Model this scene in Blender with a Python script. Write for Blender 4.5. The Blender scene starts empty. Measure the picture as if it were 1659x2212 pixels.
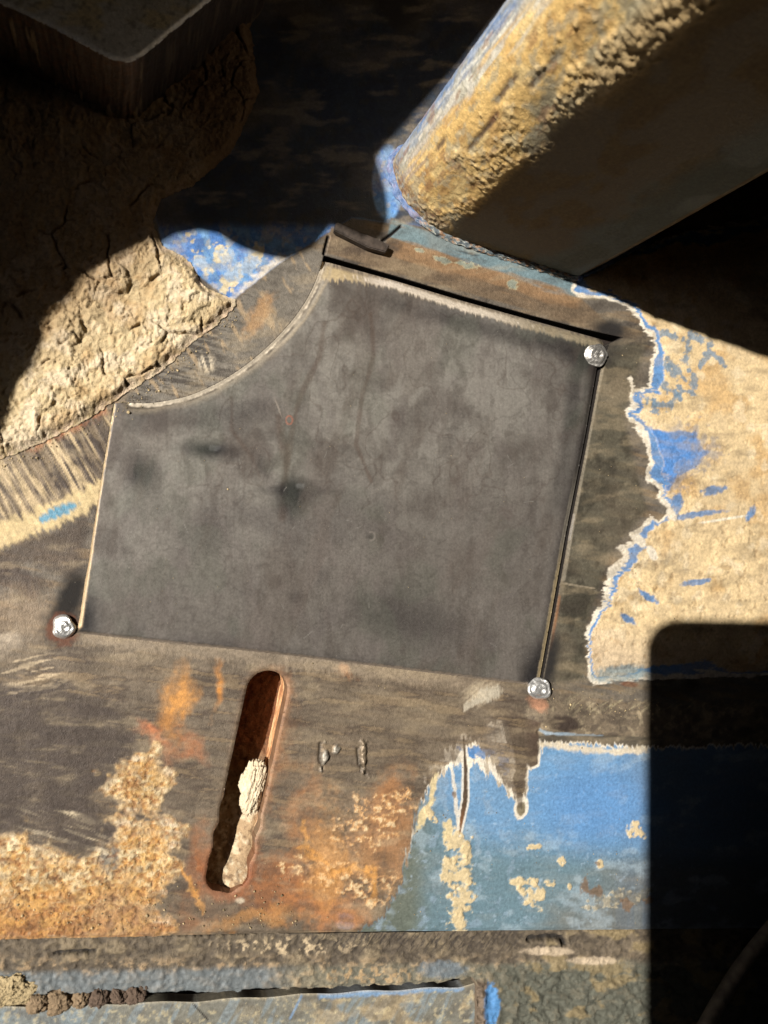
import bpy, math
import numpy as np
from mathutils import Matrix, Vector

# ------------------------------------------------------------------ camera
# the plate lies in z=0 (metres); the phone that took the picture looks at it 19 degrees off square
F = 1600.0; CX, CY = 829.5, 1106.0; DIST = 0.24
_n = np.array([555.5, 44.0, F]); _n /= np.linalg.norm(_n)
_x = np.array([1.0, 0, 0]) - _n[0]*_n; _x /= np.linalg.norm(_x)
_y = np.cross(_n, _x)
M = np.array([_x, _y, _n])
CAM = M @ np.array([0, 0, DIST])
scene = bpy.context.scene
C = scene.collection
cd = bpy.data.cameras.new('camera'); cam = bpy.data.objects.new('camera', cd); C.objects.link(cam)
mm4 = Matrix([[*M[0], CAM[0]], [*M[1], CAM[1]], [*M[2], CAM[2]], [0, 0, 0, 1]])
cam.matrix_world = mm4
cd.sensor_fit = 'VERTICAL'; cd.sensor_height = 36; cd.lens = 36*F/2212.0
cd.clip_start = 0.004; cd.clip_end = 20
cd.dof.use_dof = True; cd.dof.focus_distance = 0.245; cd.dof.aperture_fstop = 16
scene.camera = cam

# ------------------------------------------------------------------ sky, sun, exposure
SUN_AZ, SUN_EL = 168.0, 46.0
w = bpy.data.worlds.new('World'); scene.world = w; w.use_nodes = True
nt = w.node_tree; bg = nt.nodes['Background']
sky = nt.nodes.new('ShaderNodeTexSky'); sky.sky_type = 'NISHITA'; sky.sun_disc = False
sky.sun_elevation = math.radians(SUN_EL); sky.sun_rotation = math.radians(90-SUN_AZ)
nt.links.new(sky.outputs[0], bg.inputs[0]); bg.inputs[1].default_value = 0.1
sl = bpy.data.lights.new('sun', 'SUN'); so = bpy.data.objects.new('sun', sl); C.objects.link(so)
sl.energy = 5.0; sl.angle = math.radians(0.75); sl.color = (1.0, 0.95, 0.87)
_e, _a = math.radians(SUN_EL), math.radians(SUN_AZ)
TOSUN = np.array([math.cos(_e)*math.cos(_a), math.cos(_e)*math.sin(_a), math.sin(_e)])
so.rotation_euler = Vector(TOSUN).to_track_quat('Z', 'Y').to_euler(); so.location = Vector(TOSUN)*2
scene.view_settings.view_transform = 'Standard'; scene.view_settings.look = 'None'
scene.view_settings.exposure = 0.72; scene.view_settings.gamma = 1
scene.view_settings.use_curve_mapping = False
scene.render.engine = 'CYCLES'

# ------------------------------------------------------------------ maths helpers
def W(px, py, z=0.0):
    """plate position (mm) of a design coordinate; the drawing sheet the layout was measured on"""
    d = M @ np.array([(px-CX)/F, (CY-py)/F, -1]); t = (z/1000-CAM[2])/d[2]
    return (CAM+t*d)*1000
def UV(x, y):
    p = np.stack([x/1000-CAM[0], y/1000-CAM[1], np.full_like(x, -CAM[2])], -1) @ M
    dep = np.maximum(-p[..., 2], .02)
    return CX+F*p[..., 0]/dep, CY-F*p[..., 1]/dep
def _h(ix, iy, s):
    n = (ix.astype(np.int64)*374761393 + iy.astype(np.int64)*668265263 + s*974634777) & 0xffffffff
    n = ((n ^ (n >> 13))*1274126177) & 0xffffffff
    n = ((n ^ (n >> 16))*2246822519) & 0xffffffff
    return ((n ^ (n >> 15)) & 0xffffff)/float(0xffffff)
def vn(x, y, s=0):
    fx, fy = np.floor(x), np.floor(y); a, b = x-fx, y-fy
    a = a*a*(3-2*a); b = b*b*(3-2*b)
    return ((_h(fx, fy, s)*(1-a)+_h(fx+1, fy, s)*a)*(1-b)+(_h(fx, fy+1, s)*(1-a)+_h(fx+1, fy+1, s)*a)*b)
def fbm(x, y, s=0, o=4, g=.5):
    r = 0; am = 1; t = 0
    for i in range(o):
        r = r+am*vn(x+i*17.3, y-i*9.1, s+i*7); t += am; am *= g
        x, y = (x*.8-y*.6)*2.03, (x*.6+y*.8)*2.03
    return r/t
def worley(x, y, s=0):
    fx, fy = np.floor(x), np.floor(y)
    f1 = np.full(x.shape, 9.0); f2 = f1.copy(); cid = np.zeros(x.shape)
    for i in (-1, 0, 1):
        for j in (-1, 0, 1):
            cx, cy = fx+i, fy+j
            d = np.hypot(cx+_h(cx, cy, s)-x, cy+_h(cx, cy, s+1)-y)
            m = d < f1
            f2 = np.where(m, f1, np.minimum(f2, d)); cid = np.where(m, _h(cx, cy, s+2), cid); f1 = np.where(m, d, f1)
    return f1, f2, cid
def ss(a, b, x):
    t = np.clip((x-a)/(b-a), 0, 1); return t*t*(3-2*t)
def sdp(U, V, pts, pad=1e9):
    """signed distance to a polygon (inside negative)"""
    pts = np.array(pts, float); shp = U.shape; U = U.ravel(); V = V.ravel()
    out = np.full(U.shape, 1e3)
    mn, mx = pts.min(0)-pad, pts.max(0)+pad
    k = (U > mn[0]) & (U < mx[0]) & (V > mn[1]) & (V < mx[1])
    u, v = U[k], V[k]; d = np.full(u.shape, 1e12); ins = np.zeros(u.shape, bool)
    for i in range(len(pts)):
        a, b = pts[i-1], pts[i]; e = b-a
        wx, wy = u-a[0], v-a[1]; t = np.clip((wx*e[0]+wy*e[1])/max(e@e, 1e-9), 0, 1)
        d = np.minimum(d, (wx-e[0]*t)**2+(wy-e[1]*t)**2)
        c = ((a[1] > v) != (b[1] > v)) & (u < (b[0]-a[0])*(v-a[1])/(b[1]-a[1]+1e-12)+a[0])
        ins ^= c
    d = np.sqrt(d); out[k] = np.where(ins, -d, d)
    return out.reshape(shp)
def sdl(U, V, pts, pad=80):
    """distance to an open polyline"""
    pts = np.array(pts, float); out = np.full(U.shape, 1e3)
    mn, mx = pts.min(0)-pad, pts.max(0)+pad
    k = (U > mn[0]) & (U < mx[0]) & (V > mn[1]) & (V < mx[1]); u, v = U[k], V[k]; d = np.full(u.shape, 1e12)
    for a, b in zip(pts[:-1], pts[1:]):
        e = b-a; wx, wy = u-a[0], v-a[1]; t = np.clip((wx*e[0]+wy*e[1])/max(e@e, 1e-9), 0, 1)
        d = np.minimum(d, (wx-e[0]*t)**2+(wy-e[1]*t)**2)
    out[k] = np.sqrt(d); return out
def ell(U, V, cx, cy, rx, ry, rot=0):
    a = math.radians(rot); du, dv = U-cx, V-cy
    return np.hypot((du*math.cos(a)+dv*math.sin(a))/rx, (-du*math.sin(a)+dv*math.cos(a))/ry)
def stk(U, V, ang, L, T, s, o=3):
    a = math.radians(ang); p = U*math.cos(a)+V*math.sin(a); q = -U*math.sin(a)+V*math.cos(a)
    return fbm(p/L, q/T, s, o)
def spline(pts, n=10, closed=False):
    pts = [np.array(p, float) for p in pts]; N = len(pts); out = []
    for i in range(N if closed else N-1):
        if closed: a, b, c, d = pts[i-1], pts[i], pts[(i+1) % N], pts[(i+2) % N]
        else: a, b, c, d = pts[max(i-1, 0)], pts[i], pts[i+1], pts[min(i+2, N-1)]
        for k in range(n):
            t = k/n
            out.append(.5*((2*b)+(c-a)*t+(2*a-5*b+4*c-d)*t*t+(-a+3*b-3*c+d)*t**3))
    if not closed: out.append(pts[-1])
    return np.array(out)
def lin(v):
    v = np.array(v, float)/255; return np.where(v <= .04045, v/12.92, ((v+.055)/1.055)**2.4)
def c(r, g, b, k=1.32): return lin((r, g, b))/k      # pigment of something that reads r,g,b in full sun

class Paint:
    def __init__(s, shape, col, met=0., rou=.75, bmp=.4):
        s.c = np.empty(shape+(3,)); s.c[:] = col
        s.m = np.empty(shape+(3,)); s.m[:] = (met, rou, bmp)
    def on(s, col, m, met=None, rou=None, bmp=None):
        m = np.clip(m, 0, 1)
        s.c += (np.asarray(col)-s.c)*m[..., None]
        for i, v in enumerate((met, rou, bmp)):
            if v is not None: s.m[..., i] += (v-s.m[..., i])*m
    def mul(s, f): s.c *= np.asarray(f)[..., None]

# ------------------------------------------------------------------ materials
def nd(t, typ, **k):
    n = t.nodes.new(typ)
    for a, b in k.items(): setattr(n, a, b)
    return n
def surf_mat(name, fine=900., amp=.35, spec=.4):
    """pigment, metal and roughness come from what the builder laid down; grain, specks and tooth are noise nodes"""
    m = bpy.data.materials.new(name); m.use_nodes = True; t = m.node_tree; L = t.links
    b = t.nodes['Principled BSDF']
    tc = nd(t, 'ShaderNodeTexCoord')
    col = nd(t, 'ShaderNodeAttribute', attribute_name='pigment'); mr = nd(t, 'ShaderNodeAttribute', attribute_name='finish')
    sep = nd(t, 'ShaderNodeSeparateColor'); L.new(mr.outputs['Color'], sep.inputs[0])
    n1 = nd(t, 'ShaderNodeTexNoise'); n1.inputs['Scale'].default_value = fine; n1.inputs['Detail'].default_value = 5; n1.inputs['Roughness'].default_value = .7
    n2 = nd(t, 'ShaderNodeTexNoise'); n2.inputs['Scale'].default_value = fine*3.1; n2.inputs['Detail'].default_value = 3
    n3 = nd(t, 'ShaderNodeTexVoronoi'); n3.inputs['Scale'].default_value = fine*.55
    for n in (n1, n2, n3): L.new(tc.outputs['Object'], n.inputs['Vector'])
    r1 = nd(t, 'ShaderNodeMapRange'); r1.inputs['From Min'].default_value = .3; r1.inputs['From Max'].default_value = .7
    r1.inputs['To Min'].default_value = 1-amp; r1.inputs['To Max'].default_value = 1+amp; L.new(n1.outputs[0], r1.inputs[0])
    mx = nd(t, 'ShaderNodeMix', data_type='RGBA', blend_type='MULTIPLY'); mx.inputs[0].default_value = 1
    L.new(col.outputs['Color'], mx.inputs[6]); L.new(r1.outputs[0], mx.inputs[7])
    # dust specks
    r2 = nd(t, 'ShaderNodeMapRange'); r2.inputs['From Min'].default_value = .14; r2.inputs['From Max'].default_value = .05
    L.new(n3.outputs['Distance'], r2.inputs[0])
    sp = nd(t, 'ShaderNodeMath', operation='MULTIPLY'); L.new(r2.outputs[0], sp.inputs[0]); 
    gt = nd(t, 'ShaderNodeMath', operation='GREATER_THAN'); gt.inputs[1].default_value = .58
    L.new(n2.outputs[0], gt.inputs[0]); L.new(gt.outputs[0], sp.inputs[1])
    sc = nd(t, 'ShaderNodeMath', operation='MULTIPLY'); sc.inputs[1].default_value = .5; L.new(sp.outputs[0], sc.inputs[0])
    m2 = nd(t, 'ShaderNodeMix', data_type='RGBA'); L.new(sc.outputs[0], m2.inputs[0]); L.new(mx.outputs[2], m2.inputs[6])
    m2.inputs[7].default_value = (.36, .31, .24, 1)
    L.new(m2.outputs[2], b.inputs['Base Color'])
    L.new(sep.outputs[0], b.inputs['Metallic'])
    ra = nd(t, 'ShaderNodeMath', operation='MULTIPLY_ADD'); ra.inputs[1].default_value = .35; L.new(n1.outputs[0], ra.inputs[0])
    rb = nd(t, 'ShaderNodeMath', operation='SUBTRACT'); rb.inputs[1].default_value = .17; L.new(sep.outputs[1], rb.inputs[0]); L.new(rb.outputs[0], ra.inputs[2])
    L.new(ra.outputs[0], b.inputs['Roughness']); b.inputs['Specular IOR Level'].default_value = spec
    hs = nd(t, 'ShaderNodeMath', operation='ADD'); L.new(n1.outputs[0], hs.inputs[0]); L.new(n2.outputs[0], hs.inputs[1])
    bp = nd(t, 'ShaderNodeBump'); bp.inputs['Distance'].default_value = .0004; L.new(sep.outputs[2], bp.inputs['Strength']); L.new(hs.outputs[0], bp.inputs['Height'])
    L.new(bp.outputs[0], b.inputs['Normal'])
    return m
MAT_STEEL = surf_mat('weathered_painted_steel', 900, .26)
MAT_PATCH = surf_mat('mill_scale_steel', 1300, .17, .45)
MAT_MUD = surf_mat('dry_mud', 800, .22, .15)
def plain(name, col, rou=.6, met=0., scale=400, amp=.5, bump=.3):
    m = bpy.data.materials.new(name); m.use_nodes = True; t = m.node_tree; b = t.nodes['Principled BSDF']
    tc = nd(t, 'ShaderNodeTexCoord'); n = nd(t, 'ShaderNodeTexNoise'); n.inputs['Scale'].default_value = scale; n.inputs['Detail'].default_value = 6
    t.links.new(tc.outputs['Object'], n.inputs['Vector'])
    r = nd(t, 'ShaderNodeValToRGB'); e = r.color_ramp.elements; e[0].position = .3; e[1].position = .7
    e[0].color = (*[v*(1-amp) for v in col], 1); e[1].color = (*[min(v*(1+amp), 1) for v in col], 1)
    t.links.new(n.outputs[0], r.inputs[0]); t.links.new(r.outputs[0], b.inputs['Base Color'])
    b.inputs['Roughness'].default_value = rou; b.inputs['Metallic'].default_value = met
    bp = nd(t, 'ShaderNodeBump'); bp.inputs['Distance'].default_value = .0004; bp.inputs['Strength'].default_value = bump
    t.links.new(n.outputs[0], bp.inputs['Height']); t.links.new(bp.outputs[0], b.inputs['Normal'])
    return m

# ------------------------------------------------------------------ mesh helpers
def build(name, verts, faces, mat, parent=None, pig=None, fin=None, smooth=True):
    verts = np.asarray(verts, np.float64)/1000; faces = np.asarray(faces, np.int32)
    me = bpy.data.meshes.new(name)
    k = faces.shape[1]; nf = len(faces)
    me.vertices.add(len(verts)); me.vertices.foreach_set('co', verts.astype(np.float32).ravel())
    me.loops.add(nf*k); me.loops.foreach_set('vertex_index', faces.ravel())
    me.polygons.add(nf); me.polygons.foreach_set('loop_start', np.arange(nf, dtype=np.int32)*k)
    me.polygons.foreach_set('loop_total', np.full(nf, k, np.int32))
    if smooth: me.polygons.foreach_set('use_smooth', np.ones(nf, bool))
    me.update(calc_edges=True); me.validate()
    for nm, a in (('pigment', pig), ('finish', fin)):
        if a is not None:
            at = me.color_attributes.new(nm, 'FLOAT_COLOR', 'POINT')
            at.data.foreach_set('color', np.concatenate([a, np.ones((len(a), 1))], 1).astype(np.float32).ravel())
    me.materials.append(mat)
    o = bpy.data.objects.new(name, me); C.objects.link(o)
    if parent: o.parent = parent
    return o
def tag(o, label=None, cat=None, group=None, kind=None):
    if label: o['label'] = label
    if cat: o['category'] = cat
    if group: o['group'] = group
    if kind: o['kind'] = kind
    return o
def axis(a, b, st, lo=None, hi=None):
    v = list(np.arange(a, b, st))
    if hi is not None:
        s = st; x = v[-1]
        while x < hi: s = min(s*1.35, 25); x += s; v.append(x)
    if lo is not None:
        s = st; x = v[0]; pre = []
        while x > lo: s = min(s*1.35, 25); x -= s; pre.append(x)
        v = pre[::-1]+v
    return np.array(v)
def sheet(name, xs, ys, sdf, surface, mat, skirt=3.0, parent=None, st=.35, rim=.8):
    """a sheet following a grid, cut cleanly along sdf=0 (mm, inside negative), with a real edge below it.
    surface(X,Y,U,V,S) -> height (mm), Paint"""
    X, Y = np.meshgrid(xs, ys); S = sdf(X, Y)
    # snap vertices near the cut onto it
    for _ in range(2):
        e = .05; near = np.abs(S) < st*1.1
        gx = (sdf(X[near]+e, Y[near])-sdf(X[near]-e, Y[near]))/(2*e); gy = (sdf(X[near], Y[near]+e)-sdf(X[near], Y[near]-e))/(2*e)
        g2 = gx*gx+gy*gy+1e-6; s = S[near]; mv = np.abs(s) < st*.62
        X[near] -= np.where(mv, s*gx/g2, 0); Y[near] -= np.where(mv, s*gy/g2, 0)
        S[near] = np.where(mv, 0, s)
    U, V = UV(X, Y)
    H, P = surface(X, Y, U, V, S)
    ny, nx = X.shape; idx = np.arange(ny*nx).reshape(ny, nx)
    q = np.stack([idx[:-1, :-1], idx[:-1, 1:], idx[1:, 1:], idx[1:, :-1]], -1).reshape(-1, 4)
    ins = (S.ravel() <= 1e-6)
    q = q[ins[q].all(1)]
    used = np.unique(q); rm = np.full(ny*nx, -1); rm[used] = np.arange(len(used)); q = rm[q]
    vs = np.stack([X.ravel(), Y.ravel(), H.ravel()], 1)[used]; pg = P.c.reshape(-1, 3)[used]; fn = P.m.reshape(-1, 3)[used]
    # rim
    ed = np.concatenate([q[:, [0, 1]], q[:, [1, 2]], q[:, [2, 3]], q[:, [3, 0]]])
    key = ed[:, 0].astype(np.int64)*len(used)+ed[:, 1]; rev = ed[:, 1].astype(np.int64)*len(used)+ed[:, 0]
    be = ed[~np.isin(key, rev)]
    bv = np.unique(be); r2 = np.full(len(used), -1); r2[bv] = np.arange(len(bv))
    n0 = len(vs); top = vs[bv].copy(); low = top.copy(); low[:, 2] -= skirt
    vs = np.concatenate([vs, top, low]); pg = np.concatenate([pg, pg[bv], pg[bv]*.8]); fn = np.concatenate([fn, fn[bv], fn[bv]])
    a = n0+r2[be[:, 0]]; b = n0+r2[be[:, 1]]; k = len(bv)
    q = np.concatenate([q, np.stack([b, a, a+k, b+k], 1)])
    return build(name, vs, q, mat, parent, pg, fn)

# ------------------------------------------------------------------ outlines (drawing-sheet coordinates)
def wp(pts): return np.array([W(*p)[:2] for p in pts])
ARC = spline([(246, 872), (285, 871), (330, 871), (400, 858), (460, 833), (520, 797), (575, 752), (625, 700), (658, 655), (679, 615), (690, 585), (697, 561)], 6)
PATCH_PX = [tuple(p) for p in ARC] + [(850, 603), (1000, 648), (1150, 690), (1306, 733), (1288, 800), (1262, 950), (1222, 1150), (1190, 1330), (1163, 1478),
            (1135, 1478), (960, 1457), (800, 1437), (640, 1417), (500, 1402), (330, 1385), (163, 1367), (166, 1330), (190, 1195), (210, 1070), (224, 990)]
PATCH = wp(PATCH_PX)
GAP_PX = [tuple(p) for p in ARC] + [(699, 552), (850, 595), (1000, 640), (1150, 682), (1250, 708), (1345, 729), (1316, 741), (1296, 802), (1269, 950), (1229, 1150), (1197, 1330), (1168, 1484),
            (1135, 1476), (960, 1455), (800, 1435), (640, 1415), (500, 1400), (330, 1383), (172, 1364), (174, 1330), (196, 1195), (215, 1070), (228, 990)]
GAP = wp(GAP_PX)
SA, SB = W(577, 1494)[:2], W(493, 1884)[:2]; SR = 6.35
def sd_slot(x, y, r=SR):
    e = SB-SA; t = np.clip(((x-SA[0])*e[0]+(y-SA[1])*e[1])/(e@e), 0, 1)
    wob = .25*np.sin(y*.9)+.2*np.sin(y*.37+1.3*x)
    return np.hypot(x-SA[0]-e[0]*t, y-SA[1]-e[1]*t)-(r+wob*ss(.2, .9, t))
EDGE_PX = [(-400, 2034), (0, 2031), (250, 2026), (560, 2018), (900, 2013), (1300, 2010), (1700, 2006), (2100, 2000)]
EW = wp(EDGE_PX)
def y_edge(x): return np.interp(x, EW[:, 0], EW[:, 1])

# pigments
TAN = c(218, 192, 148); TANL = c(234, 214, 178); BLUE = c(88, 136, 192); BLUEG = c(104, 132, 142); PRIM = c(232, 222, 204)
GST = c(114, 106, 96); GSTD = c(70, 62, 56); GSTL = c(150, 136, 118); ORG = c(206, 138, 62); RUST = c(150, 92, 46); RUSTD = c(96, 62, 40)
SOOT = c(28, 25, 24); GREEN = c(112, 112, 92); MUDL = c(222, 196, 150)

RIGHT = [(2400, 300), (1240, 560), (1232, 632), (1262, 646), (1300, 641), (1352, 660), (1374, 684), (1386, 712), (1408, 728), (1412, 748), (1404, 775), (1402, 812), (1396, 834), (1372, 836), (1362, 818),
         (1360, 850), (1368, 876), (1350, 886), (1352, 902), (1376, 925), (1392, 958), (1398, 1000), (1396, 1035), (1424, 1058), (1412, 1075), (1446, 1104), (1424, 1122), (1404, 1112), (1398, 1128), (1374, 1142),
         (1348, 1148), (1364, 1166), (1334, 1184), (1346, 1200), (1316, 1226), (1308, 1262), (1304, 1300), (1276, 1334), (1266, 1372), (1270, 1420), (1268, 1462), (1282, 1478), (1420, 1466), (2400, 1440)]
BLUEP = [(1168, 1598), (1230, 1606), (1320, 1612), (1420, 1612), (2400, 1600), (2400, 2040), (700, 2060), (820, 1985), (868, 1910), (885, 1830), (898, 1760), (925, 1690), (952, 1662), (985, 1646), (1000, 1618), (1030, 1600), (1062, 1640), (1090, 1690), (1118, 1730), (1126, 1745), (1136, 1700), (1140, 1668), (1156, 1660), (1162, 1630)]
MUD_PX = [(-700, 1420), (-300, 1160), (-100, 1040), (0, 994), (60, 970), (99, 953), (180, 912), (248, 866), (300, 832), (347, 804), (426, 732), (466, 705), (490, 680), (506, 664), (508, 648), (471, 632), (440, 620), (426, 596), (410, 568), (392, 552), (352, 534),
          (330, 480), (350, 430), (420, 400), (500, 330), (560, 200), (540, 60), (600, -150), (640, -700), (-700, -700)]
MUDW = wp(MUD_PX)

# ------------------------------------------------------------------ base plate
def base_surface(X, Y, U, V, S):
    g = fbm(U/55, V/55, 3, 5); f = fbm(U/9, V/9, 5, 3); big = fbm(U/210, V/210, 9, 3); vf = vn(U/3.1, V/3.1, 91)
    P = Paint(X.shape, GST, .25, .55, .35)
    s1 = stk(U, V, 12, 70, 9, 21); s2 = stk(U, V, 80, 60, 4, 22)
    P.on(GSTD, ss(.45, .7, g)*.75); P.on(c(146, 122, 92), ss(.5, .75, s1)*.55); P.on(GSTL, ss(.66, .8, f)*.3)
    H = (g-.5)*.25+(f-.5)*.08
    # left ground band, striated, under the mud
    lb = sdp(U, V, [(-600, 1300), (0, 985), (250, 865), (236, 960), (214, 1075), (196, 1100), (120, 1122), (0, 1185), (-600, 1500)], 60)
    st = stk(U, V, 60, 60, 5, 31, 2); st2 = stk(U, V, 60, 120, 9, 37, 2)
    st = st+.5*(fbm(U/26, V/26, 184, 3)-.5); m = ss(6, -6, lb+8*(st-.5))
    P.on(c(128, 112, 92), m); P.on(c(66, 56, 52), m*ss(.5, .62, st)*.9); P.on(c(214, 190, 150), m*ss(.56, .68, st2)*.8)
    P.on(c(190, 110, 60), m*ss(26, 2, sdl(U, V, [(70, 960), (180, 905), (250, 866)]))*.65*ss(.3, .6, f)); H += m*(st-.5)*.25
    tb = sdl(U, V, [(-80, 1215), (0, 1160), (60, 1135), (130, 1108), (215, 1062)])
    m = ss(34, 20, tb+34*(st-.5)); P.on(c(222, 198, 150), m*.92, 0, .8)
    m = ss(8, -3, sdp(U, V, [(82, 1126), (110, 1104), (146, 1088), (166, 1090), (150, 1108), (112, 1120)], 20)+16*(st-.5)); P.on(c(94, 150, 178), m, 0, .6)
    # brown ground area lower-left of it
    dk = sdp(U, V, [(-500, 1420), (0, 1185), (110, 1150), (195, 1110), (170, 1260), (120, 1235), (60, 1215), (10, 1240), (-300, 1400)], 60)
    P.on(c(88, 76, 66), ss(10, -14, dk+22*(g-.5))*.85); 
    dk = sdp(U, V, [(-40, 1215), (40, 1225), (110, 1262), (60, 1300), (35, 1270), (-30, 1262)], 30); P.on(c(74, 62, 56), ss(8, -4, dk+18*(st-.5))*.8)
    wl = ell(U, V, 5, 1400, 50, 26, -40); P.on(c(222, 206, 184), ss(1.2, .5, wl+.7*(s1-.5))*.85)
    P.on(c(160, 136, 110), ss(1.3, .3, ell(U, V, 60, 1330, 130, 60, 10)+.8*(s2-.5))*.5)
    # strip between arc and mud
    ar = sdp(U, V, [(262, 872), (300, 834), (350, 800), (430, 728), (512, 650), (600, 566), (660, 530), (700, 545), (690, 600), (640, 690), (560, 775), (450, 845), (350, 875)], 40)
    m = ss(4, -4, ar); st3 = stk(U, V, 14, 60, 3.4, 41, 3); P.on(c(124, 117, 107), m)
    P.on(c(62, 55, 50), m*ss(.48, .62, st3)*.8*ss(700, 520, U+.3*V-120)); P.on(c(196, 168, 130), m*ss(.6, .75, stk(U, V, 60, 40, 12, 44, 3))*.55)
    P.on(c(196, 150, 98), m*ss(1.2, .4, ell(U, V, 560, 680, 22, 60, 30)+.7*(f-.5))*.6)
    P.on(c(220, 205, 180), m*ss(1.1, .4, ell(U, V, 447, 785, 22, 26, 0))*ss(.5, .62, stk(U, V, 75, 50, 4, 45, 2)))
    # blue paint with worn spots, upper left
    bl = sdp(U, V, [(352, 534), (500, 650), (606, 566), (680, 520), (760, 470), (840, 480), (1200, 520), (2400, 500), (2400, -800), (-400, -800), (300, 300)], 60)
    m = ss(3, -3, bl+4*(f-.5)); P.on(c(78, 128, 196), m, 0, .5); P.on(c(128, 168, 196), m*ss(.52, .66, stk(U, V, 65, 70, 14, 52))*.55)
    wr = np.minimum(np.minimum(ell(U, V, 476, 548, 26, 20, 30), ell(U, V, 436, 566, 16, 40, -30)), np.minimum(ell(U, V, 545, 560, 34, 12, 120), ell(U, V, 500, 600, 18, 34, 40)))
    P.on(c(214, 200, 168), m*ss(1.12, .95, wr+2.6*(g-.5)+1.1*(f-.5)), 0, .8); P.on(c(120, 166, 214), m*ss(.5, .64, fbm(U/26, V/26, 140, 4))*.7); P.on(c(196, 186, 164), m*ss(.6, .68, fbm(U/15, V/20, 141, 4))*.45)
    P.on(c(226, 214, 196), m*ss(26, 6, sdl(U, V, [(505, 655), (560, 610), (606, 564)])+34*(f-.5))*.85)
    P.on(c(96, 76, 56), m*ss(.42, .6, big+.1*(f-.5))*.9*ss(480, 380, V), 0, .9, .6); P.on(c(50, 48, 46), m*ss(505, 475, V+14*(g-.5))*.92*ss(.9, 1.1, ell(U, V, 838, 395, 34, 80))); P.on(c(120, 96, 66), m*ss(1240, 1400, U), 0, .9, .8)  # near-black deepens the shade up here in the colour, sunlit spot left out
    # strip above the patch, worn brown with teal flecks
    t = sdp(U, V, [(700, 545), (716, 490), (830, 545), (845, 470), (870, 480), (940, 505), (1100, 555), (1245, 598), (1250, 640), (1345, 727), (1150, 672), (900, 602)], 40)
    m = ss(3, -3, t); P.on(c(122, 104, 84), m); ta = sdl(U, V, [(850, 495), (960, 530), (1100, 575), (1240, 618)])
    s4 = stk(U, V, 17, 60, 8, 61, 3)
    P.on(c(170, 132, 94), m*.8*ss(36, 14, sdl(U, V, [(880, 532), (1000, 572), (1120, 606), (1230, 640)])+30*(s4-.5))*.75)
    P.on(c(112, 132, 138), m*ss(24, 10, ta+30*(s4-.5)), 0, .5); P.on(c(64, 70, 72), m*ss(16, 7, ta+24*(s4-.3))*ss(.5, .65, s4))
    for a, b, r1, r2 in ((1010, 574, 20, 7), (955, 562, 16, 6), (1106, 614, 12, 7), (905, 540, 10, 4)):
        q = ell(U, V, a, b, r1, r2, 17)+2.2*(fbm(U/12, V/8, 164, 4)-.5); P.on(c(190, 182, 150), m*ss(1.3, 1.1, q)*.8); P.on(c(140, 150, 140), m*ss(1.05, .8, q)*.8)
    P.on(c(70, 58, 50), m*ss(16, 2, sdl(U, V, [(700, 535), (760, 540), (860, 530)])+14*(f-.5))*.6)
    # ---- right side: mud over blue over primer
    cmb = stk(U, V, 4, 34, 3.2, 71, 2)
    d0 = sdp(U, V, RIGHT, 10)
    d = -(d0 + (4+16*ss(.35, .7, fbm(U/50, V/50, 181, 2)))*(cmb-.5) + 16*(fbm(U/20, V/20, 182, 4)-.5)); d = np.where(d0 > 8, np.minimum(d, -5), d); w1 = 3+18*vn(U/45, V/45, 72); w2 = w1+3+15*ss(.35, .85, vn(U/60, V/60, 74))
    w1 = np.where(V < 900, w1*.6, w1)
    P.on(PRIM, ss(-2, 2, d), 0, .7, .3); P.on(c(178, 166, 146), ss(-2, 2, d)*ss(.5, .65, f)*.6); P.on(c(100, 142, 192), ss(w1-2, w1+2, d+4*(f-.5)), 0, .5, .2)
    mt = ss(w2-1, w2+4, d+7*(f-.5))
    P.on(TAN, mt, 0, .95, .6); P.on(c(196, 158, 104), mt*ss(.5, .7, g)*.7); P.on(TANL, mt*ss(.56, .72, fbm(U/28, V/28, 77, 4))*.6)
    P.on(c(206, 184, 156), mt*ss(1300, 1420, V-.3*(U-1300))*.7)
    H += ss(-3, 3, d)*.12+mt*(.22+(.15+.45*ss(980, 1150, V))*(fbm(U/16, V/16, 79, 4)-.5)+.16*(f-.5))
    pit = fbm(U/12, V/12, 301, 3); H -= mt*ss(.62, .72, pit)*.2*ss(1000, 1150, V+U*.3-300); P.on(c(150, 122, 84), mt*ss(.66, .74, pit)*.45*ss(1000, 1150, V))
    bp = sdp(U, V, [(1380, 922), (1440, 934), (1500, 930), (1512, 962), (1534, 976), (1500, 1010), (1466, 1030), (1446, 1062), (1424, 1078), (1404, 1030), (1402, 985)], 60)+16*(g-.5)+10*(f-.5)
    P.on(c(86, 134, 196), mt*ss(3, -3, bp), 0, .5, .2); P.on(c(140, 140, 146), mt*ss(34, 8, np.abs(bp)+60*(f-.42))*.6*ss(1430, 1460, U))
    for a in ([(1412, 716), (1450, 724), (1486, 742), (1480, 780), (1496, 810), (1494, 850)], [(1430, 780), (1452, 806), (1470, 846), (1440, 880), (1412, 872)], [(1440, 776), (1478, 820)], [(1424, 822), (1466, 860)], [(1490, 724), (1530, 742)], [(1510, 790), (1536, 760), (1560, 786)], [(1400, 860), (1420, 895)]):
        P.on(c(112, 136, 156), mt*ss(9, 3, sdl(U, V, a)+26*(f-.5))*.85, 0, .6)
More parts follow.
